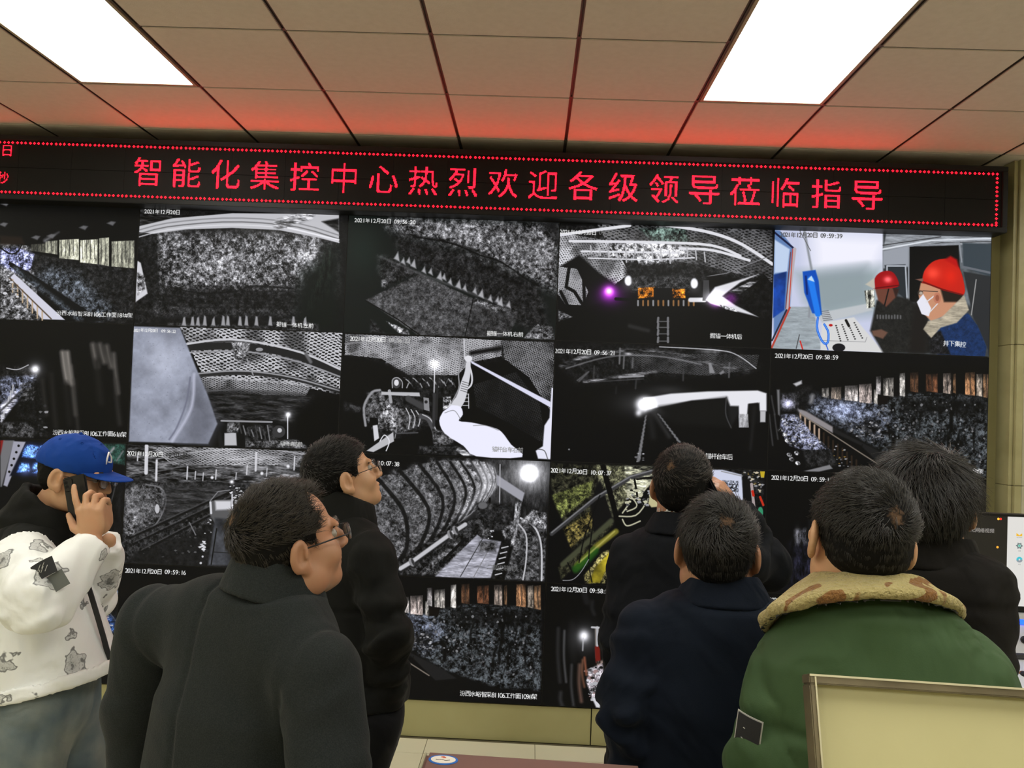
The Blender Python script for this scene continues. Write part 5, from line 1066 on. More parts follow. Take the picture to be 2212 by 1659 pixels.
    def fjacket(p):
        t = ftorso(p); g = None; d = t
        nz = noise(p, fsc, 1, J.get('fax', (1, 1, .8))) * fold; 
        for k in 'LR':
            s = fsleeve(p, k); a = arms[k]; el = np.exp(-((p - a[1]) ** 2).sum(1) / .012); ax_ = (a[1] - a[0]) / np.linalg.norm(a[1] - a[0])
            rip = np.sin(((p - a[0]) @ ax_) * J.get('rip', 95) + noise(p, 14, 3) * 3) * (.0022 + .004 * el) * J.get('ripa', 1.); s = s - rip
            both = np.abs(s - d); groove = np.exp(-(both / J.get('sw', .0035)) ** 2) * J.get('seam', .0045) * .8
            d = smin(d, s, J.get('sk', .022)) + groove
        d = d - nz - ridge(p, fsc * 2.1, 4, (1, 1, .5)) * fold * .18
        if J.get('quilt'):
            for zz in J['quilt']: d = d + np.exp(-((p[:, 2] - zz + noise(p, 10, 7) * .006) / .008) ** 2) * .006
        if J.get('vent') is not None:
            q = (p - root) @ Rt; d = d + np.exp(-((q[:, 0] - J['vent'] + .006 * np.sin(p[:, 2] * 9)) / .006) ** 2) * (q[:, 1] < 0) * .006
        hz = hem(p) if callable(hem) else hem
        d = np.maximum(d, hz - p[:, 2])
        # neck opening
        d = np.maximum(d, -cap(p, nb + V(0, 0, -.02), occ, J.get('neckr', .062), J.get('neckr', .062)))
        return d
    zh = J.get('hemz', hem if not callable(hem) else .8)
    pts = [V(*c) for c in (root + V(-.28, -.24, zh), root + V(.28, .24, zt + .03))] + [a for k in 'LR' for a in arms[k]] + [nb + V(0, 0, .04)]
    v, q = surface(fjacket, bounds(pts, .075, J.get('res', .008)))
    jk = mesh_from('jacket', v, q, J['mat'], body, iters=J.get('it', 1), off=root)
    o['_'] = dict(body=body, jk=jk, Rt=Rt, Rh=Rh, hc=hc, nb=nb, root=root, right=right, fwd=fwd, occ=occ, arms=arms, ftorso=ftorso, fjacket=fjacket, fbody=fbody, sh=sh, hs=hs)
    # trousers
    top = J.get('ttop', zh + .08)
    def ftr(p):
        d = ell(p, hip + V(0, 0, .0), (.178, .125, .19), Rt)
        for k in 'LR': d = smin(d, chain(p, [hipR[k], knee(k), foot[k] + V(0, 0, -.02)], o.get('leg', [.098, .078, .07]), .03), .04)
        d = d - noise(p, 13, 2, (1, 1, .5)) * .006 - ridge(p, 26, 5, (1, 1, .7)) * .0025
        return np.maximum(np.maximum(d, p[:, 2] - top), .045 - p[:, 2])
    v, q = surface(ftr, bounds([root + V(-.2, -.15, .04), root + V(.2, .15, top), foot['L'], foot['R']], .06, .013))
    mesh_from('trousers', v, q, o.get('tmat', m_dark), body, iters=1, off=root)
    for k in 'LR':
        def fsh(p, k=k):
            c = foot[k]; d = chain(p, [c + V(0, 0, -.01), c - fwd * .03 + V(0, 0, -.045), c + fwd * .12 + V(0, 0, -.055), c + fwd * .17 + V(0, 0, -.062)], [.05, .042, .042, .032], .02)
            return np.maximum(np.maximum(d, .002 - p[:, 2]), p[:, 2] - .085)
        v, q = surface(fsh, bounds([foot[k] - fwd * .06 - V(0, 0, .09), foot[k] + fwd * .2 + V(0, 0, .01), foot[k] + right * .05, foot[k] - right * .05], .03, .011)); mesh_from('shoe', v, q, m_leather, body, off=root)
    return o
def collar_band(o, pts_top, pts_bot, t, m, name='collar', k=.008, res=.006, wob=0, extra=None):
    """a band of cloth around the neck between two closed loops of world points"""
    A = np.array([V(*p) for p in pts_top]); B = np.array([V(*p) for p in pts_bot]); n = len(A); S_ = 40
    def loop(P): 
        t_ = np.linspace(0, n, S_ * 2 + 1)[:-1]; i = t_.astype(int); f = (t_ - i)[:, None]; g = lambda j: P[j % n]
        a, b, c, d = g(i - 1), g(i), g(i + 1), g(i + 2); return .5 * (2 * b + (c - a) * f + (2 * a - 5 * b + 4 * c - d) * f ** 2 + (3 * b - a - 3 * c + d) * f ** 3)
    LA, LB = loop(A), loop(B)
    def f(p):
        d = np.full(len(p), 1e3)
        for i in range(0, len(LA)):
            d = np.minimum(d, cap(p, LA[i], LB[i], t, t * 1.15))
        return d - (noise(p, 40, 3) * wob if wob else 0)
    allp = np.concatenate([LA, LB]); v, q = surface(f, bounds(allp, t * 2 + .015, res))
    return mesh_from(name, v, q, m, o['_']['body'], iters=1, off=o['_']['root'])
def ring(c, rx_, ry_, Rm, n=10, tilt=None, z=None):
    """closed loop around centre c in body axes; tilt(ang)->dz"""
    return [c + Rm @ V(rx_ * math.sin(t), -ry_ * math.cos(t), 0) + V(0, 0, tilt(t) if tilt else 0) for t in np.linspace(0, 2 * math.pi, n + 1)[:-1]]
# ------------------------------------------------------------------ the seven people
W = lambda u, v, y: tuple(float(c) for c in at(u, v, y))
def prof(z0, rows): return [(z0 - d, a, b, cx, cy) for d, a, b, cx, cy in rows]
# --- heavy-set man in the charcoal wool coat
y = -2.8; nb = V(*W(588, 1268, y - .0)); root = (W(500, 1500, -2.8)[0], -2.78)
P2 = person(dict(label='person in a charcoal wool coat and glasses, seen from behind', skin=m_skin2, root=root, head=W(630, 1172, -2.8), hyaw=56, hpitch=13, hroll=4, tyaw=28, neck=tuple(nb),
    shw=.2, shL=W(338, 1345, -2.68), shR=W(690, 1452, -2.93), armL=(W(302, 1540, -2.64), W(305, 1790, -2.6)), armR=(W(708, 1640, -2.97), W(705, 1880, -2.86)), glasses=True, face=(1,), res=.0037, cheek=1.14, jaw=1.3,
    line=[(-.13, -.06), (-.04, -.062), (-.02, -.035), (-.01, .014), (.008, .018), (.02, -.006), (.03, .0), (.036, .05), (.055, .074), (.075, .085), (.09, .105)], bald=[((.045, .082, .085), (.045, .055, .045)), ((-.045, .082, .085), (.045, .055, .045)), ((0, .1, .1), (.05, .04, .03))],
    hair=.008, hlen=.022, lift=.35, strands=12000, smat=m_strandb, whorl=(.0, -.09, .07),
    jacket=dict(mat=m_grey, prof=prof(nb[2] - .03, [(0, .1, .09, 0, 0), (.08, .17, .12, -.01, 0), (.2, .2, .145, -.01, -.005), (.4, .205, .15, -.01, 0), (.62, .215, .16, -.01, 0), (.95, .22, .165, 0, 0)]),
        sleeve=(.078, .075, .062), hem=nb[2] - .9, hemz=nb[2] - .9, fold=.0045, fsc=6, vent=-.012, seam=.0075, sw=.0055, rip=40, ripa=.7, res=.0056, sk=.03, neckr=.066, ykr=.08, yk=-.065)))
I = P2['_']; c = V(*W(602, 1246, -2.8)); Rt = I['Rt']
collar_band(P2, ring(c + V(0, 0, .022), .086, .082, Rt, 10, lambda t: .036 * math.cos(t) - .008 * math.sin(t)), ring(c + V(-.004, 0, -.045), .108, .105, Rt, 10, lambda t: .03 * math.cos(t) - .012 * math.sin(t)), .005, m_grey, res=.0045)
# --- man in the black jacket by the screens
y = -1.95; nb = V(*W(738, 1122, y)); root = (W(778, 1400, y)[0], y - .02)
P3 = person(dict(label='person in a black jacket and thin glasses looking up at the screens', skin=m_skin, root=root, head=W(744, 1030, y), hyaw=66, hpitch=20, hroll=0, tyaw=52, neck=tuple(nb),
    shw=.19, shL=W(700, 1190, -1.8), shR=W(800, 1205, -2.1), armL=(W(700, 1400, -1.72), W(760, 1500, -1.7)), armR=(W(838, 1372, -2.16), W(835, 1490, -2.06)), glasses=True, face=(1,), armr=.0011, rimr=.0009, jaw=1.0,
    hair=.010, hlen=.016, lift=.7, strands=4500, smat=m_strand, footL=(root[0] - .16, root[1] + .12), footR=(root[0] - .12, root[1] - .1), leg=[.09, .068, .06],
    jacket=dict(mat=m_blackj, prof=prof(nb[2] - .03, [(0, .1, .09, 0, 0), (.1, .17, .125, 0, .0), (.25, .19, .14, 0, .01), (.45, .19, .145, 0, .01), (.62, .185, .14, 0, 0), (.8, .18, .14, 0, 0)]),
        sleeve=(.076, .066, .056), hem=nb[2] - .53, hemz=nb[2] - .53, fold=.008, fsc=9, seam=.005, rip=60, ripa=1.9, quilt=(nb[2] - .25, nb[2] - .45))))
I = P3['_']; c = V(*W(745, 1092, y))
collar_band(P3, ring(c + V(.01, 0, .026), .07, .078, I['Rt'], 10, lambda t: .03 * math.cos(t)), ring(c + V(-.005, 0, -.045), .1, .104, I['Rt'], 10, lambda t: .02 * math.cos(t)), .007, m_blackj)
# --- man on the phone in the black suit
y = -2.05; nb = V(*W(1462, 1150, y)); root = (W(1455, 1400, y)[0], y)
hR = hand(V(*W(1592, 1098, -2.0)), V(-.55, -.0, .62), V(-.62, .2, -.6), V(-.35, -.75, -.2), [(.5, .55, .4), (.45, .5, .4), (.4, .5, .4), (.4, .5, .4)], .95, .12, (.7, .3, .3)); hR['fine'] = True
P4 = person(dict(label='person in a black suit holding a phone to the ear, seen from behind', skin=m_skin2, root=root, head=W(1477, 1054, y), hyaw=24, hpitch=6, tyaw=10, neck=tuple(nb),
    shw=.2, shL=W(1362, 1205, -2.02), shR=W(1572, 1200, -2.08), armL=(W(1348, 1400, -2.05), W(1372, 1560, -1.98)), armR=(W(1655, 1222, -1.92), W(1597, 1105, -1.99)), handR=hR, glasses=True,
    hair=.008, hlen=.016, lift=.5, strands=4000, smat=m_strandb, whorl=(-.01, -.08, .07), cheek=1.1, jaw=1.2,
    jacket=dict(mat=m_suit, prof=prof(nb[2] - .03, [(0, .09, .08, 0, 0), (.1, .17, .11, 0, 0), (.22, .195, .13, 0, 0), (.45, .185, .13, 0, 0), (.8, .2, .14, 0, 0)]), sleeve=(.068, .07, .05), hem=nb[2] - .75, hemz=nb[2] - .75, fold=.005, fsc=8, rip=55, ripa=1.7, seam=.004)))
I = P4['_']; c = V(*W(1465, 1124, y))
collar_band(P4, ring(c + V(0, 0, .016), .068, .07, I['Rt'], 10, lambda t: .014 * math.cos(t)), ring(c + V(0, 0, -.04), .1, .09, I['Rt'], 10, lambda t: .012 * math.cos(t)), .0055, m_suit)
collar_band(P4, ring(c + V(0, 0, .031), .063, .066, I['Rt'], 10, lambda t: .016 * math.cos(t)), ring(c + V(0, 0, .004), .066, .068, I['Rt'], 10, lambda t: .014 * math.cos(t)), .002, m_white, 'shirt_collar')
# --- man in the navy coat
y = -2.6; nb = V(*W(1562, 1292, y)); root = (W(1540, 1500, y)[0], y)
P5 = person(dict(label='person in a plain navy coat, seen squarely from behind', skin=m_skin2, root=root, head=W(1549, 1190, y), hyaw=12, hpitch=4, hroll=2, tyaw=8, neck=tuple(nb), hs=.98,
    shw=.2, shL=W(1392, 1368, -2.6), shR=W(1722, 1392, -2.64), armL=(W(1352, 1530, -2.63), W(1378, 1720, -2.56)), armR=(W(1745, 1560, -2.66), W(1735, 1750, -2.6)), cheek=1.1, jaw=1.2,
    hair=.009, hlen=.026, lift=.35, strands=9000, smat=m_strand, whorl=(.008, -.075, .075),
    jacket=dict(mat=m_navy, prof=prof(nb[2] - .03, [(0, .1, .09, 0, 0), (.09, .17, .11, 0, 0), (.2, .19, .125, 0, 0), (.4, .18, .125, 0, 0), (.62, .18, .13, 0, 0), (.9, .2, .14, 0, 0)]), sleeve=(.066, .062, .052), hem=nb[2] - .85, hemz=nb[2] - .85, fold=.0045, fsc=8, rip=62, ripa=2.0, seam=.004, res=.007)))
I = P5['_']; c = V(*W(1562, 1268, y))
collar_band(P5, ring(c + V(0, 0, .022), .074, .07, I['Rt'], 10, lambda t: .014 * math.cos(t)), ring(c + V(0, 0, -.036), .108, .092, I['Rt'], 10, lambda t: .012 * math.cos(t)), .006, m_navy, res=.005)
# --- person in the black coat behind the green jacket
y = -2.6; nb = V(*W(2000, 1205, y)); root = (W(2000, 1450, y)[0], y)
P7 = person(dict(label='person in a black coat with thick hair, seen from behind beside the monitor', skin=m_skin, root=root, head=W(2001, 1100, y), hyaw=24, hpitch=8, hroll=-4, tyaw=16, neck=tuple(nb), hs=1.0,
    shw=.2, shL=W(1895, 1280, -2.55), shR=W(2112, 1272, -2.68), armL=(W(1895, 1480, -2.5), W(1905, 1700, -2.5)), armR=(W(2112, 1420, -2.7), W(2085, 1640, -2.6)),
    line=[(-.13, -.072), (-.04, -.07), (-.022, -.04), (-.012, .0), (.008, .008), (.02, -.01), (.034, -.004), (.04, .045), (.07, .066), (.1, .085)],
    hair=.016, bulk=.006, hlen=.045, lift=.3, strands=10500, hthick=1.1, hmat=m_hairw, smat=m_strand, scalp=0, whorl=(.03, -.03, .12),
    jacket=dict(mat=m_bcoat, prof=prof(nb[2] - .03, [(0, .1, .09, 0, 0), (.1, .17, .12, 0, 0), (.25, .18, .14, -.01, 0), (.8, .18, .15, -.01, 0)]), sleeve=(.074, .066, .055), hem=nb[2] - .85, hemz=nb[2] - .85, fold=.006, fsc=7, seam=.002)))
I = P7['_']; c = V(*W(2010, 1182, y))
collar_band(P7, ring(c + V(0, 0, .02), .082, .08, I['Rt'], 10, lambda t: .012 * math.cos(t)), ring(c + V(0, 0, -.042), .104, .1, I['Rt'], 10, lambda t: .01 * math.cos(t)), .006, m_bcoat)
# --- man in the green jacket with the fleece collar
y = -3.0; nb = V(*W(1872, 1300, y)); root = (W(1890, 1560, y)[0], y)
P6 = person(dict(label='person in a green padded jacket with a beige fleece collar, seen from behind', skin=m_skin3, root=root, head=W(1854, 1166, y), hyaw=2, hpitch=3, hroll=6, tyaw=6, neck=tuple(nb), hs=.95,
    shw=.2, shL=W(1712, 1462, -2.99), shR=W(2080, 1462, -3.04), armL=(W(1668, 1640, -3.02), W(1690, 1860, -2.95)), armR=(W(2142, 1640, -3.06), W(2130, 1860, -2.98)),
    hair=.007, hlen=.016, lift=.6, strands=18000, smat=m_strand, whorl=(.012, -.1, .062),
    jacket=dict(mat=m_green, prof=prof(nb[2] - .02, [(0, .1, .1, 0, 0), (.08, .17, .135, 0, 0), (.2, .195, .155, 0, 0), (.4, .2, .16, 0, 0), (.75, .2, .16, 0, 0)]), sleeve=(.076, .074, .06), hem=nb[2] - .7, hemz=nb[2] - .7, fold=.007, fsc=9, rip=45, ripa=1.2, seam=.006, res=.0065, quilt=(nb[2] - .2,), ykr=.092, yk=-.048)))
I = P6['_']; c = V(*W(1868, 1262, y))
m_fleece = mat('beige_fleece', lin(176, 162, 108), .95, bump=(150, 1., .012, 3), sheen=.1)
nt = m_fleece.node_tree; b = nt.nodes['Principled BSDF']; tc = nt.nodes.new('ShaderNodeTexCoord'); n_ = nt.nodes.new('ShaderNodeTexNoise'); n_.inputs['Scale'].default_value = 14; n_.inputs['Detail'].default_value = 2; n_.inputs['Distortion'].default_value = .8
mp = nt.nodes.new('ShaderNodeMapping'); mp.inputs['Location'].default_value = (.52, .1, .35); nt.links.new(tc.outputs['Object'], mp.inputs[0]); nt.links.new(mp.outputs[0], n_.inputs['Vector'])
r_ = nt.nodes.new('ShaderNodeMapRange'); r_.inputs[1].default_value = .55; r_.inputs[2].default_value = .565; mx = nt.nodes.new('ShaderNodeMix'); mx.data_type = 'RGBA'; mx.inputs[6].default_value = (*lin(176, 162, 108), 1); mx.inputs[7].default_value = (*lin(132, 92, 46), 1)
nt.links.new(n_.outputs['Fac'], r_.inputs[0]); nt.links.new(r_.outputs[0], mx.inputs[0]); nt.links.new(mx.outputs[2], b.inputs['Base Color'])
sp = lambda t: -.072 * (1 - math.cos(t)) - .012 * math.sin(t) * -1
fc = collar_band(P6, ring(c + V(0, 0, .028), .088, .082, I['Rt'], 12, lambda t: -.024 * (1 - math.cos(t))), ring(c + V(-.01, 0, .012), .158, .122, I['Rt'], 12, sp), .0095, m_fleece, 'fleece_collar', res=.0042, wob=.0028); fc['label'] = 'beige fleece collar with brown spots'
collar_band(P6, ring(c + V(-.01, 0, .006), .152, .118, I['Rt'], 12, sp), ring(c + V(-.01, 0, -.001), .162, .124, I['Rt'], 12, sp), .0035, m_leather, 'collar_edge', res=.006)
# --- man in the blue cap on the phone
y = -2.0; nb = V(*W(88, 1132, y)); root = (W(110, 1450, y)[0], y)
hc1 = V(*W(164, 1027, y))
hR = hand(V(*W(203, 1168, -2.165)), V(-.2, .03, .9), V(.12, 1, .05), V(-1, 0, -.1), [(.12, .2, .2), (.35, .9, .7), (.4, 1.1, .8), (.45, 1.1, .8)], .98, .16, (1.0, .25, .35)); hR['fine'] = True
hL = hand(V(*W(232, 1150, -1.98)), V(-.12, -.15, .95), V(-.9, .1, .1), V(.1, -1, 0), [(.25, .5, .4), (.3, .5, .4), (.3, .5, .4), (.35, .5, .4)], .95, .1, (.6, .3, .3)); hL['fine'] = True
m_print = cloth('printed_white_nylon', lin(190, 190, 182), .5, 300, .15, .05)
nt = m_print.node_tree; b = nt.nodes['Principled BSDF']; tc = nt.nodes.new('ShaderNodeTexCoord'); N_ = nt.nodes; L_ = nt.links
vo = N_.new('ShaderNodeTexVoronoi'); vo.inputs['Scale'].default_value = 9.5; vo.inputs['Randomness'].default_value = .8
nz = N_.new('ShaderNodeTexNoise'); nz.inputs['Scale'].default_value = 26; ad = N_.new('ShaderNodeVectorMath'); ad.operation = 'SCALE'; ad.inputs[3].default_value = .07; a2 = N_.new('ShaderNodeVectorMath')
L_.new(tc.outputs['Object'], nz.inputs['Vector']); L_.new(nz.outputs['Color'], ad.inputs[0]); L_.new(tc.outputs['Object'], a2.inputs[0]); L_.new(ad.outputs[0], a2.inputs[1]); L_.new(a2.outputs[0], vo.inputs['Vector'])
def cr(inp, stops):
    r = N_.new('ShaderNodeValToRGB'); L_.new(inp, r.inputs[0]); e = r.color_ramp.elements
    while len(e) < len(stops): e.new(.5)
    for k_, (p_, c_) in enumerate(stops): e[k_].position = p_; e[k_].color = (*((c_,) * 3 if not hasattr(c_, '__len__') else c_), 1)
    return r
r1 = cr(vo.outputs['Distance'], [(0, .22), (.11, .25), (.13, .55), (.2, .62), (.3, .72), (.325, .25), (.34, .25), (.36, 1.)])
n3 = N_.new('ShaderNodeTexNoise'); n3.inputs['Scale'].default_value = 70; n3.inputs['Detail'].default_value = 2; L_.new(tc.outputs['Object'], n3.inputs['Vector']); r3 = cr(n3.outputs['Fac'], [(.47, 1.), (.5, .45), (.53, 1.)])
v2 = N_.new('ShaderNodeMath'); v2.operation = 'LESS_THAN'; v2.inputs[1].default_value = .3; L_.new(vo.outputs['Distance'], v2.inputs[0])
m3 = N_.new('ShaderNodeMix'); m3.data_type = 'RGBA'; m3.inputs[6].default_value = (1, 1, 1, 1); L_.new(v2.outputs[0], m3.inputs[0]); L_.new(r3.outputs[0], m3.inputs[7])
mu = N_.new('ShaderNodeMix'); mu.data_type = 'RGBA'; mu.blend_type = 'MULTIPLY'; mu.inputs[0].default_value = 1; L_.new(r1.outputs[0], mu.inputs[6]); L_.new(m3.outputs[2], mu.inputs[7])
mu2 = N_.new('ShaderNodeMix'); mu2.data_type = 'RGBA'; mu2.blend_type = 'MULTIPLY'; mu2.inputs[0].default_value = 1; mu2.inputs[6].default_value = (*lin(236, 238, 236), 1); L_.new(mu.outputs[2], mu2.inputs[7]); L_.new(mu2.outputs[2], b.inputs['Base Color'])
hzb = W(20, 1505, -2.1)[2]; 
P1 = person(dict(label='person in a blue cap and white patterned coat with black shoulders, holding a phone', skin=m_skin, root=root, head=tuple(hc1), hyaw=88, hpitch=-9, tyaw=80, neck=tuple(nb), glasses=True, face=(1,), armr=.0009, rimr=.0008,
    shw=.17, shL=W(100, 1205, -1.82), shR=W(48, 1222, -2.16), armL=(W(190, 1290, -1.78), W(234, 1168, -1.93)), armR=(W(88, 1298, -2.3), W(203, 1172, -2.165)), handR=hR, handL=hL,
    hair=.003, hlen=.004, lift=.05, strands=1200, tmat=m_denim, leg=[.1, .088, .08], footL=(root[0] + .08, y + .1), footR=(root[0] - .06, y - .12),
    jacket=dict(mat=m_print, prof=prof(nb[2] - .03, [(0, .1, .1, 0, 0), (.08, .16, .15, 0, -.04), (.2, .185, .175, 0, -.04), (.38, .2, .2, 0, -.01), (.56, .21, .215, 0, .01)]), sleeve=(.092, .088, .05), cuff=.0, hem=lambda p: hzb + (p[:, 0] - (root[0] - .12)) * .22, hemz=hzb - .05, fold=.011, fsc=9, rip=42, ripa=1.4, seam=.006, res=.0075, ttop=hzb + .12)))
I = P1['_']
hb = [V(root[0], root[1], 0) + I['Rt'] @ V(.205 * math.sin(t), -.21 * math.cos(t), 0) for t in np.linspace(0, 2 * math.pi, 15)[:-1]]
for q_ in hb: q_[2] = hzb + (q_[0] - (root[0] - .12)) * .22
collar_band(P1, [q_ + V(0, 0, .024) for q_ in hb], [q_ + V(0, 0, .002) for q_ in hb], .011, m_print, 'hem_band', res=.008, wob=.003)
# black yoke of the coat: a second colour of the same cloth
jk = I['jk']; jk.data.materials.append(m_blackj); me = jk.data; n = len(me.polygons); cen = np.zeros(n * 3); me.polygons.foreach_get('center', cen); cen = cen.reshape(-1, 3) + I['root']
dt = I['ftorso'](cen); ds = np.minimum(*[chain(cen, I['arms'][k], [.092, .088, .05], .02) for k in 'LR']); zc = W(60, 1228, -2.1)[2]
me.polygons.foreach_set('material_index', ((dt < ds + .0) & (cen[:, 2] > zc - .03 + (cen[:, 0] - root[0]) * .1)).astype(np.int32))
c = nb + V(.025, 0, .028)
collar_band(P1, ring(c + V(.02, 0, .045), .085, .085, I['Rt'], 10, lambda t: .05 * math.cos(t) - .01), ring(c + V(-.01, 0, -.03), .11, .12, I['Rt'], 10, lambda t: .045 * math.cos(t) - .02), .015, m_blackj, wob=.004)
H1 = lambda v_: (v_ * I['hs']) @ I['Rh'].T + I['hc']
def fcap(q):
    Rc = rotx(-.02); o_ = ell(q, V(0, -.012, .036), (.089, .112, .093)); o_ = np.maximum(o_, (.02 + (q[:, 1]) * -.1) - q[:, 2]); o_ = np.maximum(o_, -ell(q, V(0, -.012, .033), (.083, .106, .087)))
    o_ = np.maximum(o_, -ell(q, V(0, -.125, .03), (.028, .03, .022)))
    for a_ in range(6):
        an = a_ * math.pi / 3 + .5236; o_ = o_ + np.exp(-((q[:, 0] * math.cos(an) + (q[:, 1] + .012) * math.sin(an)) / .002) ** 2) * .0006
    return o_ - noise(q, 45, 3) * .001
def fbrim(q):
    z0 = .03 - (q[:, 1] - .08) * .16 - (q[:, 0] / .08) ** 2 * .014; r_ = np.sqrt((q[:, 0] / .076) ** 2 + ((q[:, 1] - .075) / .098) ** 2); return np.maximum(np.maximum(np.abs(q[:, 2] - z0) - .0022, (r_ - 1) * .07), -ell(q, V(0, -.012, .036), (.0855, .1085, .095)))
capr = None
v, q = surface(fcap, [axis(-.1, .1, .0035), axis(-.135, .11, .0035), axis(-.005, .14, .0035)])
v = H1(v); co_ = mesh_from('baseball_cap', v, q, m_cap, I['body'], off=I['hc']); co_.location = I['hc'] - I['root']; co_['label'] = 'blue baseball cap'
v, q = surface(fbrim, [axis(-.085, .085, .0035), axis(.03, .18, .0035), axis(-.02, .06, .0018)]); mesh_from('brim', H1(v), q, m_cap, co_, off=I['hc'])
g = MB(); g.tube([Vector(H1(V(*c_)) - I['hc']) for c_ in ((.02, .094, .055), (.016, .092, .075), (.004, .087, .09), (-.008, .093, .074), (-.002, .098, .06), (.012, .0965, .062))], .0028, 6); g.build('emblem', m_white, co_, smooth=True)['label'] = 'white embroidered emblem'
g = MB(); bmesh.ops.create_uvsphere(g.bm, u_segments=10, v_segments=6, radius=.006, matrix=Matrix.Translation(Vector(H1(V(0, -.012, .129)) - I['hc']))); g.build('button', m_cap, co_)
for k_ in range(6):
    an = k_ * math.pi / 3; g = MB(); pc = V(.089 * .62 * math.sin(an), -.012 + .112 * .62 * math.cos(an), .036 + .093 * .785); r_ = []
    nn = pc - V(0, -.012, .036); nn /= np.linalg.norm(nn); t1 = np.cross(nn, V(0, 0, 1)); t1 /= np.linalg.norm(t1); t2 = np.cross(nn, t1)
    g.tube([Vector(H1(pc + (t1 * math.cos(a_) + t2 * math.sin(a_)) * .004) - I['hc']) for a_ in np.linspace(0, 6.283, 9)[:-1]], .0011, 5, True); g.build('eyelet', m_cap, co_)
def phone(name, loc, R_, lab, s=1.):
    t = empty(name, tuple(loc)); t.rotation_euler = Matrix(R_.tolist()).to_euler(); tag(t, lab, 'phone')
    MB().box((-.036, -.0045, -.077), (.036, .0045, .077), .004).build('shell', m_phone, t); MB().box((-.033, .0044, -.074), (.033, .0052, .074)).build('screen', m_phoneg, t)
    cb = MB().box((-.031, -.0068, .034), (-.004, -.0042, .07), .0025).build('camera_bump', m_phoneg, t)
    for z in (.061, .048): MB().lathe([(.0001, -.0008), (.0048, -.0008), (.0048, .0006), (.0001, .0006)], 14, Matrix.Translation((-.0235, -.0072, z)) @ Matrix.Rotation(math.pi / 2, 4, 'X')).build('lens', m_gmetal, cb)
    return t
phone('mobile_phone', W(169, 1083, -2.118), roty(-.25) @ rotx(-.05) @ rotz(-.06), 'black phone held against the ear of the man in the blue cap')
phone('mobile_phone', W(1526, 1060, -2.1), rotz(-.9) @ rotx(.2) @ roty(-.5), 'dark phone held by the man in the black suit')

# patches on sleeves, bag strap
def patch(name, cu, cv, y, w_, h_, rot, m, parent, nrm, th=.0015, loc=None):
    c_ = V(*W(cu, cv, y)); n_ = V(*nrm); n_ /= np.linalg.norm(n_); a = np.cross(V(0, 0, 1), n_); a /= np.linalg.norm(a); b_ = np.cross(n_, a); ca, sa = math.cos(rot), math.sin(rot); A = a * ca + b_ * sa; B = -a * sa + b_ * ca
    g = MB(); bm = g.bm; nx = 8; lay = []
    for t in (0, th):
        lay.append([[bm.verts.new(Vector(c_ + A * w_ * (i / nx - .5) + B * h_ * (j / 4 - .5) + n_ * (t - 9.0 * (w_ * (i / nx - .5)) ** 2 * .6) - loc)) for i in range(nx + 1)] for j in range(5)])
    for L0, fl in ((lay[0], 1), (lay[1], 0)):
        for j in range(4):
            for i in range(nx):
                q_ = (L0[j][i], L0[j][i + 1], L0[j + 1][i + 1], L0[j + 1][i]); bm.faces.new(q_[::-1] if fl else q_)
    for j in (0, 4):
        for i in range(nx): bm.faces.new((lay[0][j][i], lay[0][j][i + 1], lay[1][j][i + 1], lay[1][j][i]))
    for i in (0, nx):
        for j in range(4): bm.faces.new((lay[0][j][i], lay[0][j + 1][i], lay[1][j + 1][i], lay[1][j][i]))
    return g.build(name, m, parent), c_, A, B, n_
def outer(I, u, v, lo, hi):
    """first depth along a measured direction where the coat begins"""
    ys = np.linspace(lo, hi, 160); P_ = np.array([at(u, v, yy) for yy in ys]); d = I['fjacket'](P_); k_ = np.argmax(d < 0); return ys[k_] if (d < 0).any() else hi
I1, I6 = P1['_'], P6['_']
m_pgrey = mat('grey_patch', (.12, .13, .12), .6, bump=(400, .3, .001)); m_pblack = mat('woven_black_label', (.012, .013, .015), .7, bump=(600, .3, .001)); m_thread = mat('pale_thread', (.45, .45, .42), .7)
yy = outer(I1, 92, 1230, -2.7, -1.9); po = patch('sleeve_patch', 92, 1230, yy - .012, .066, .045, .55, m_pblack, I1['body'], (-.1, -1, .15), loc=I1['root']); po[0]['label'] = 'black woven sleeve patch'
for j_, (a_, b_) in enumerate(((-.012, -.004), (-.006, .008), (.0, .0), (.006, .009), (.012, -.002))): MB().tube([Vector(po[1] + po[2] * (a_ - .006) + po[3] * (b_ - .006) + po[4] * .002 - I1['root']), Vector(po[1] + po[2] * (a_ + .006) + po[3] * (b_ + .006) + po[4] * .002 - I1['root'])], .0009, 4).build('stitch', m_thread, po[0])
yy = outer(I1, 118, 1258, -2.7, -1.9); po = patch('sleeve_patch', 118, 1259, yy - .012, .064, .046, .6, m_pgrey, I1['body'], (0, -1, .0), loc=I1['root']); po[0]['label'] = 'grey sleeve patch'
yy = outer(I6, 1620, 1585, -3.3, -2.9); po = patch('sleeve_patch', 1613, 1592, yy - .004, .05, .074, -.12, m_thread, I6['body'], (-1.2, -1, 0), loc=I6['root'], th=.001); po[0]['label'] = 'black sleeve patch with a white border'
_pf = patch('patch_field', 1613, 1592, yy - .0055, .045, .068, -.12, m_pblack, po[0], (-1.2, -1, 0), loc=I6['root'], th=.0015)
for a_, b_ in ((-.008, -.004), (-.002, -.007), (.003, -.009), (.008, -.012), (-.006, .014)):
    MB().tube([Vector(_pf[1] + _pf[2] * (a_ - .0016) + _pf[3] * b_ + _pf[4] * .0022 - I6['root']), Vector(_pf[1] + _pf[2] * (a_ + .0016) + _pf[3] * (b_ - .001) + _pf[4] * .0022 - I6['root'])], .0008, 4).build('stitch', m_thread, po[0])
g = MB(); sy = -2.0
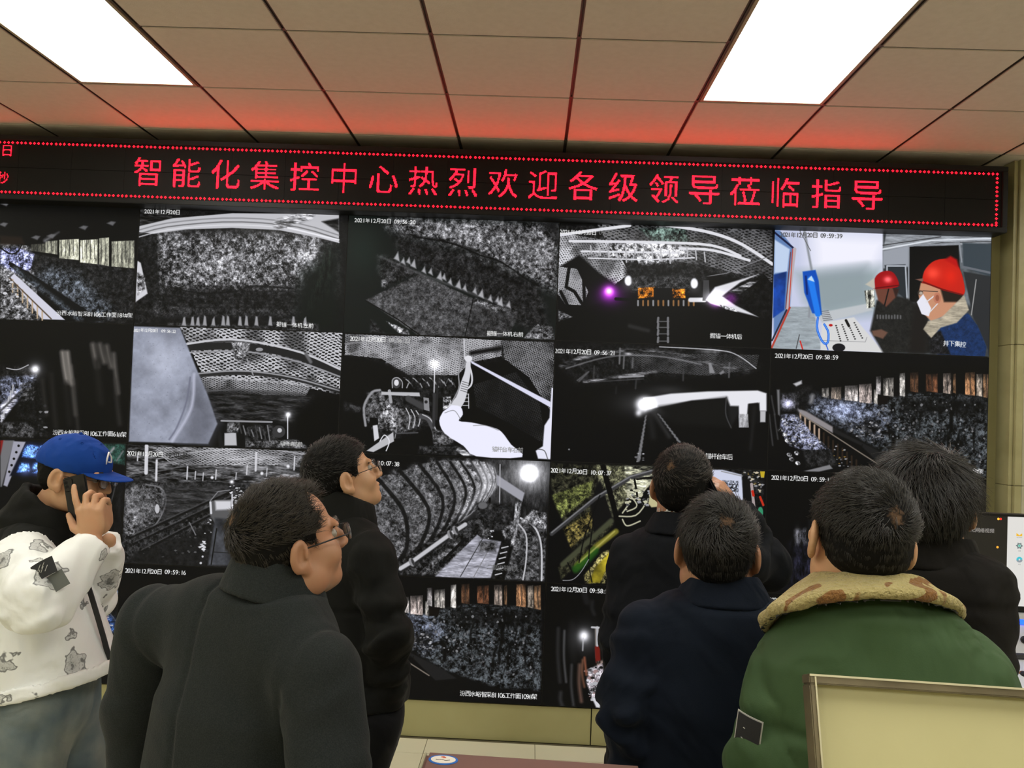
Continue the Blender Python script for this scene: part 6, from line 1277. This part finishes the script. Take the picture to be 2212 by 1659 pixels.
pts = [V(*W(u_, v_, sy)) for u_, v_ in ((192, 1255), (203, 1290), (215, 1330), (228, 1375), (240, 1420), (247, 1450))]
for s_ in (-1, 1): pass
bm = g.bm; rows = []
for p_ in pts: rows.append([bm.verts.new(Vector(p_ + V(dx, dy, 0))) for dx, dy in ((-.009, -.012), (.009, -.014), (.009, -.010), (-.009, -.008))])
for A_, B_ in zip(rows, rows[1:]):
    for i in range(4): bm.faces.new((A_[i], A_[(i + 1) % 4], B_[(i + 1) % 4], B_[i]))
bm.faces.new(rows[0][::-1]); bm.faces.new(rows[-1])
tag(g.build('bag_strap', m_leather), 'black strap hanging down the front of the white patterned coat', 'strap')
# ------------------------------------------------------------------ monitor
m_lcdw = mat('lit_white_desktop', (.02, .02, .02), .3, emit=(lin(222, 220, 216), 1.)); m_lcdb = mat('lit_black_video_window', (.01, .01, .01), .3, emit=(lin(20, 18, 17), 1.))
def em(c, k_=1.): return mat('lit_icon', (.01, .01, .01), .4, emit=(lin(*c), k_))
def P_(u, v, y): return Vector(at(u, v, y))
yM = -1.98; mo = P_(2064, 1106, yM); mon = empty('monitor', tuple(mo)); tag(mon, 'black flat monitor with a white desktop behind the man in the black coat', 'monitor')
ppm = F / (yM - CAM[1]); mw, mh = .56, .293
MB().box((0, .004, -mh), (mw, .04, 0), .004).build('case', m_black, mon); 
fr = MB(); fr.box((0, -.002, -.007), (mw, .006, 0), .001).box((0, -.002, -mh), (mw, .006, -mh + .016), .001).box((0, -.002, -mh + .016), (.006, .006, -.007), .001).box((mw - .006, -.002, -mh + .016), (mw, .006, -.007), .001); fr.build('bezel', m_black, mon)
xs_ = .158
MB().box((.0062, .001, -mh + .0162), (xs_, .0038, -.0072)).build('video_window', m_lcdb, mon); MB().box((xs_, .001, -mh + .0162), (mw - .0062, .0038, -.0072)).build('screen', m_lcdw, mon)
def loc(u, v): q = P_(u, v, yM) - mo; return q.x, q.z
bl = MB(); bl.box((.0075, .0002, -.098), (.0095, .001, -.012)).box((.002 + .005, .0002, -.1), (.0145 - .004, .001, -.098)); bl.build('window_border', em((70, 120, 200)), mon)
def txt(name, s_, h, x, z, m, parent, yy_=-.0002, adv=1.):
    bmt = bmesh.new(); k_ = 0
    for ch in s_:
        T = GT.get(ch); 
        if T is None: T = GT[ch] = glyph_tris(ch)
        w1 = 1 if ord(ch) > 0x2000 else .55
        if len(T):
            lo_, hi_ = T.min((0, 1)), T.max((0, 1)); sc_ = (.92 / max(hi_[0] - lo_[0], hi_[1] - lo_[1]) if w1 == 1 else 1.15) * h; cx_ = (lo_[0] + hi_[0]) / 2; cz = (lo_[1] + hi_[1]) / 2 if w1 == 1 else .36
            for t in T:
                vs = [bmt.verts.new((x + (k_ + w1 / 2) * h * adv + (c_[0] - cx_) * sc_, yy_, z + (c_[1] - cz) * sc_)) for c_ in t]; bmt.faces.new(vs)
        k_ += w1
    bmesh.ops.remove_doubles(bmt, verts=bmt.verts, dist=1e-5); me = D.meshes.new(name); bmt.to_mesh(me); bmt.free(); return link(name, me, m, parent)
x_, z_ = loc(2096, 1144.5); txt('caption', '无网络视频', .0145, x_, z_, em((170, 165, 160)), mon)
for (u_, v_, c_) in ((2157, 1121, (255, 190, 60)), (2162, 1121, (220, 40, 30)), (2155, 1182, (250, 170, 50)), (2084, 1143, (210, 210, 215))):  # small emissive coloured dots set on the video window
    x_, z_ = loc(u_, v_); r0 = .0035 if v_ != 1143 else .0012; MB().lathe([(.0001, 0), (r0, 0), (r0, .0006), (.0001, .0006)], 12, Matrix.Translation((x_, .0008, z_)) @ Matrix.Rotation(math.pi / 2, 4, 'X')).build('screen_dot', em(c_, 1.3), mon)
x_, z_ = loc(2202, 1154); MB().box((x_ - .0085, 0, z_ - .006), (x_ + .0085, .0008, z_ + .003)).build('mail_icon', em((240, 185, 40)), mon)
g = MB(); g.bm.faces.new([g.bm.verts.new(c_) for c_ in ((x_ - .0085, -.0002, z_ + .003), (x_, -.0002, z_ - .003), (x_ + .0085, -.0002, z_ + .003), (x_, -.0002, z_ + .009))]); g.build('mail_flap', em((225, 222, 215)), mon)
x_, z_ = loc(2202, 1179); g = MB(); g.tube([(x_ + .0062 * math.cos(t), 0, z_ + .0062 * math.sin(t)) for t in np.linspace(0, 6.283, 13)[:-1]], .0016, 5, True)
for t in np.linspace(0, 6.283, 7)[:-1]: g.tube([(x_ + .006 * math.cos(t), 0, z_ + .006 * math.sin(t)), (x_ + .0098 * math.cos(t), 0, z_ + .0098 * math.sin(t))], .0016, 5)
g.build('gear_icon', em((95, 115, 115)), mon); MB().lathe([(.0001, 0), (.0034, 0), (.0034, .0008), (.0001, .0008)], 12, Matrix.Translation((x_, .0004, z_)) @ Matrix.Rotation(math.pi / 2, 4, 'X')).build('icon_center', em((90, 190, 170)), mon)
x_, z_ = loc(2202, 1209); 
for c_, a0, a1 in (((60, 190, 205), .2, 3.4), ((140, 150, 158), 3.4, 6.4)):
    g = MB(); g.tube([(x_ + .0058 * math.cos(t), 0, z_ + .0058 * math.sin(t)) for t in np.linspace(a0, a1, 12)], .0032, 6); g.build('round_icon', em(c_), mon)
for v_, s_ in ((1161, '电子邮件'), (1190, '设置'), (1219, '浏览')):
    x_, z_ = loc(2202, v_); txt('icon_caption', s_, .0042, x_ - .0021 * len(s_), z_, em((120, 120, 120)), mon)
# ------------------------------------------------------------------ operator console
m_cons = mat('light_grey_console_enamel', lin(200, 202, 206), .4, bump=(500, .05, .0004)); m_chrome = mat('chrome', (.6, .6, .6), .2, metal=1); m_rubber = mat('black_knob', (.015, .013, .012), .4); m_blue = mat('lit_blue_strip', (.02, .05, .3), .3, emit=(lin(20, 70, 255), 4.)); m_slot = mat('dark_slot', (.02, .02, .022), .6); m_brass = mat('copper_ring', (.35, .14, .07), .35, metal=.8)
c0 = P_(2165, 1326, -1.99); zc_ = mo.z - .478
con = empty('control_console', (c0.x - .2, -1.99, 0)); tag(con, 'light grey control console with toggle switches and a blue light strip', 'console')
Z = lambda v, yv: float(at(2190, v, yv)[2])
za, zb_, zc2, zd, ze = Z(1326, -2.0) - .012, Z(1352, -2.005), Z(1408, -2.03), Z(1416, -2.04), Z(1492, -2.17)
Lx = 1.9
def slab(name, ptsyz, m, parent, x0=0, x1=Lx):
    g = MB(); A_ = [g.bm.verts.new((x0, a, b_)) for a, b_ in ptsyz]; B_ = [g.bm.verts.new((x1, a, b_)) for a, b_ in ptsyz]; n = len(ptsyz); g.bm.faces.new(A_[::-1]); g.bm.faces.new(B_)
    for i in range(n): g.bm.faces.new((A_[i], A_[(i + 1) % n], B_[(i + 1) % n], B_[i]))
    return g.build(name, m, parent)
slab('cabinet', [(.0, .04), (.55, .04), (.55, za - .003), (.0, za - .003), (.0, zb_), (-.03, zc2), (-.04, zd - .01), (-.17, ze), (-.17, ze - .05), (-.05, ze - .09), (-.05, .04)], m_cons, con)
slab('top_plate', [(-.012, za - .003), (.56, za - .003), (.56, za + .012), (-.012, za + .012)], m_cons, con)
slab('light_strip', [(-.004, (za + zb_) / 2 - .009), (.0, (za + zb_) / 2 - .009), (.0, (za + zb_) / 2 + .007), (-.004, (za + zb_) / 2 + .007)], m_blue, con, .02, Lx - .02)
slab('plinth', [(.02, .0), (.5, .0), (.5, .04), (.02, .04)], m_slot, con)
nz_ = (zb_ - zc2); 
for i in range(13):
    x_ = .03 + i * .075; MB().lathe([(.0001, 0), (.0075, 0), (.0075, .004), (.005, .006), (.0001, .006)], 12, Matrix.Translation((x_ + .03, -.006, zb_ - .012)) @ Matrix.Rotation(math.pi / 2, 4, 'X')).build('push_button', m_chrome, con)
    k_ = MB(); M_ = Matrix.Translation((x_, -.018, (zb_ + zc2) / 2 - .004)) @ Matrix.Rotation(math.pi / 2 - .2, 4, 'X'); k_.lathe([(.0001, 0), (.011, 0), (.011, .004), (.008, .005), (.008, .014), (.0001, .015)], 16, M_); ko = k_.build('rotary_knob', m_rubber, con)
    MB().tube([(x_, -.03, (zb_ + zc2) / 2), (x_ + .012, -.034, (zb_ + zc2) / 2 - .004)], .003, 6).build('pointer', m_chrome, ko)
    for r_i in range(2):
        t_ = .2 + .33 * r_i; yq = -.045 + (-.12) * t_; zq = zd - .012 + (ze - zd + .012) * t_; xq = x_ + (.02 if r_i else 0)
        M_ = Matrix.Translation((xq, yq, zq)) @ Matrix.Rotation(.75, 4, 'X'); sw = MB(); sw.lathe([(.0001, -.002), (.0115, -.002), (.011, .003), (.007, .010), (.0045, .014), (.0001, .014)], 14, M_); so_ = sw.build('toggle_switch', m_rubber, con)
        MB().tube([M_ @ Vector((0, 0, .012)), M_ @ Vector((.001, -.002, .034))], [.0022, .0036], 8).build('lever', m_chrome, so_); MB().lathe([(.0001, -.0025), (.0135, -.0025), (.0135, .0), (.0001, .0)], 16, M_).build('ring', m_brass if (i + r_i) % 3 == 0 else m_chrome, so_)
slab('slot', [(-.036, zc2 - .004), (-.046, zc2 - .006), (-.05, zd - .008), (-.03, zd - .008)], m_slot, con, .08, Lx - .1)
zt_ = za + .012 - mo.z; print('monitor bottom', -mh, 'console top', zt_)
MB().box((mw / 2 - .03, .0405, zt_ + .01), (mw / 2 + .03, .06, -.12), .004).build('stand', m_black, mon)
MB().box((mw / 2 - .12, .0, zt_ + .0008), (mw / 2 + .12, .15, zt_ + .0098), .003).build('base', m_black, mon)
# ------------------------------------------------------------------ cabinet with the round sticker
m_top = mat('brown_laminate', lin(118, 92, 84), .28, bump=(60, .05, .0006), var=(9, lin(104, 80, 72), .6)); m_edge = mat('pale_edge_band', lin(170, 168, 140), .4); m_body = mat('grey_cabinet_body', lin(120, 116, 108), .5)
a0, a1 = Vector(tuple(at(923, 1622, -2.885))), None
zt2 = 1.2; dd_ = RC.T @ np.array([(923 - 1106) / F, 1, -(1622 - 829.5) / F]); t_ = (zt2 - CAM[2]) / dd_[2]; A0 = CAM + dd_ * t_; dd_ = RC.T @ np.array([(1384 - 1106) / F, 1, -(1652 - 829.5) / F]); t_ = (zt2 - CAM[2]) / dd_[2]; A1 = CAM + dd_ * t_
wd_ = float(np.hypot(*(A1 - A0)[:2])); ang = math.atan2(A1[1] - A0[1], A1[0] - A0[0])
cab = empty('equipment_cabinet', (A0[0], A0[1], 0), ang); tag(cab, 'grey cabinet with a brown laminate top and an oval sticker', 'cabinet')
MB().box((0, -.55, zt2 - .028), (wd_, 0, zt2), .006).build('top', m_top, cab); MB().box((-.004, -.55, zt2 - .026), (-.0002, -.004, zt2 - .0005), .001).build('edge_band', m_edge, cab)
MB().box((.015, -.53, .06), (wd_ - .015, -.015, zt2 - .0285), .004).build('body', m_body, cab); MB().box((.03, -.5, 0), (wd_ - .03, -.03, .0595)).build('plinth', m_slot, cab)
for s_ in (0, 1):
    x0 = .02 + s_ * (wd_ / 2 - .015); d_ = MB().box((x0, -.548, .08), (x0 + wd_ / 2 - .03, -.5305, zt2 - .05), .003).build('door', m_body, cab); hx = x0 + (wd_ / 2 - .05 if s_ == 0 else .02); MB().tube([(hx, -.56, .6), (hx, -.575, .62), (hx, -.575, .72), (hx, -.56, .74)], .004, 8).build('handle', m_chrome, d_)
def disc3(name, x, y, z, rx_, ry_, m, par, n=36):
    g = MB(); A_ = [g.bm.verts.new((x + rx_ * math.cos(t), y + ry_ * math.sin(t), z)) for t in np.linspace(0, 2 * math.pi, n + 1)[:-1]]; B_ = [g.bm.verts.new((v_.co.x, v_.co.y, z - .0006)) for v_ in A_]; g.bm.faces.new(A_); g.bm.faces.new(B_[::-1])
    for i in range(n): g.bm.faces.new((B_[i], B_[(i + 1) % n], A_[(i + 1) % n], A_[i]))
    return g.build(name, m, par)
sk = disc3('sticker', .036, -.034, zt2 + .0008, .028, .02, mat('blue_print', lin(20, 105, 190), .4), cab); disc3('sticker_field', .036, -.034, zt2 + .0014, .0235, .0152, mat('white_print', lin(225, 222, 210), .5), sk)
m_redp = mat('red_print', lin(205, 90, 60), .5)
MB().tube([(.031, -.026, zt2 + .0018), (.036, -.024, zt2 + .0018), (.040, -.027, zt2 + .0018), (.034, -.029, zt2 + .0018)], .0009, 4).build('sticker_mark', m_redp, sk)
MB().tube([(.022, -.036, zt2 + .0017), (.028, -.038, zt2 + .0017), (.034, -.036, zt2 + .0017), (.041, -.039, zt2 + .0017), (.049, -.036, zt2 + .0017)], .0005, 4).build('sticker_mark', m_slot, sk)
# ------------------------------------------------------------------ leaning framed panel
m_alu = mat('worn_metal_frame', lin(128, 118, 92), .38, metal=.55, bump=(40, .15, .001), var=(14, lin(96, 88, 68), .7)); m_alue = mat('bright_frame_edge', lin(205, 198, 165), .4, metal=.3); m_pan = mat('aged_beige_sheet', lin(196, 190, 142), .5, var=(5, lin(184, 178, 130), .6), bump=(9, .1, .002))
T0 = V(*W(1738, 1456, -3.36)); T1 = V(*W(2212, 1488, -3.36)); ux = T1 - T0; angp = math.atan2(ux[2], ux[0])
pn = empty('framed_panel', tuple(T0)); pn.rotation_euler = (-.36, -angp, .0); tag(pn, 'beige sheet panel in a worn metal frame, leaning in front of the green jacket', 'panel')
Wp, Hp = .62, .5
MB().box((.006, .0, -Hp + .006), (Wp - .006, .006, -.006)).build('sheet', m_pan, pn)
MB().box((.0, -.016, -.012), (Wp, .012, 0), .0015).build('rail', m_alu, pn); MB().box((.0, -.016, -Hp), (Wp, .012, -Hp + .012), .0015).build('rail', m_alu, pn)
MB().box((.0, -.016, -Hp + .0125), (.008, .012, -.0125), .0015).build('stile', m_alu, pn); MB().box((Wp - .008, -.016, -Hp + .0125), (Wp, .012, -.0125), .0015).build('stile', m_alu, pn)
MB().box((.0005, -.0178, -.0025), (Wp, -.0165, 0)).build('edge_strip', m_alue, pn); MB().box((.0065, -.0178, -Hp), (.0085, -.0165, -.003)).build('edge_strip', m_alue, pn)
Mi = pn.matrix_basis.inverted()
for xx_ in (.06, Wp - .06):
    top = pn.matrix_basis @ Vector((xx_, .02, -.1)); g = MB(); g.tube([Mi @ top, Mi @ Vector((top.x, top.y + .02, .01))], .012, 8); g.build('leg', m_alu, pn)
    bt = pn.matrix_basis @ Vector((xx_, -.002, -Hp + .02)); g = MB(); g.tube([Mi @ bt, Mi @ Vector((bt.x, bt.y, .01))], .012, 8); g.build('leg', m_alu, pn)
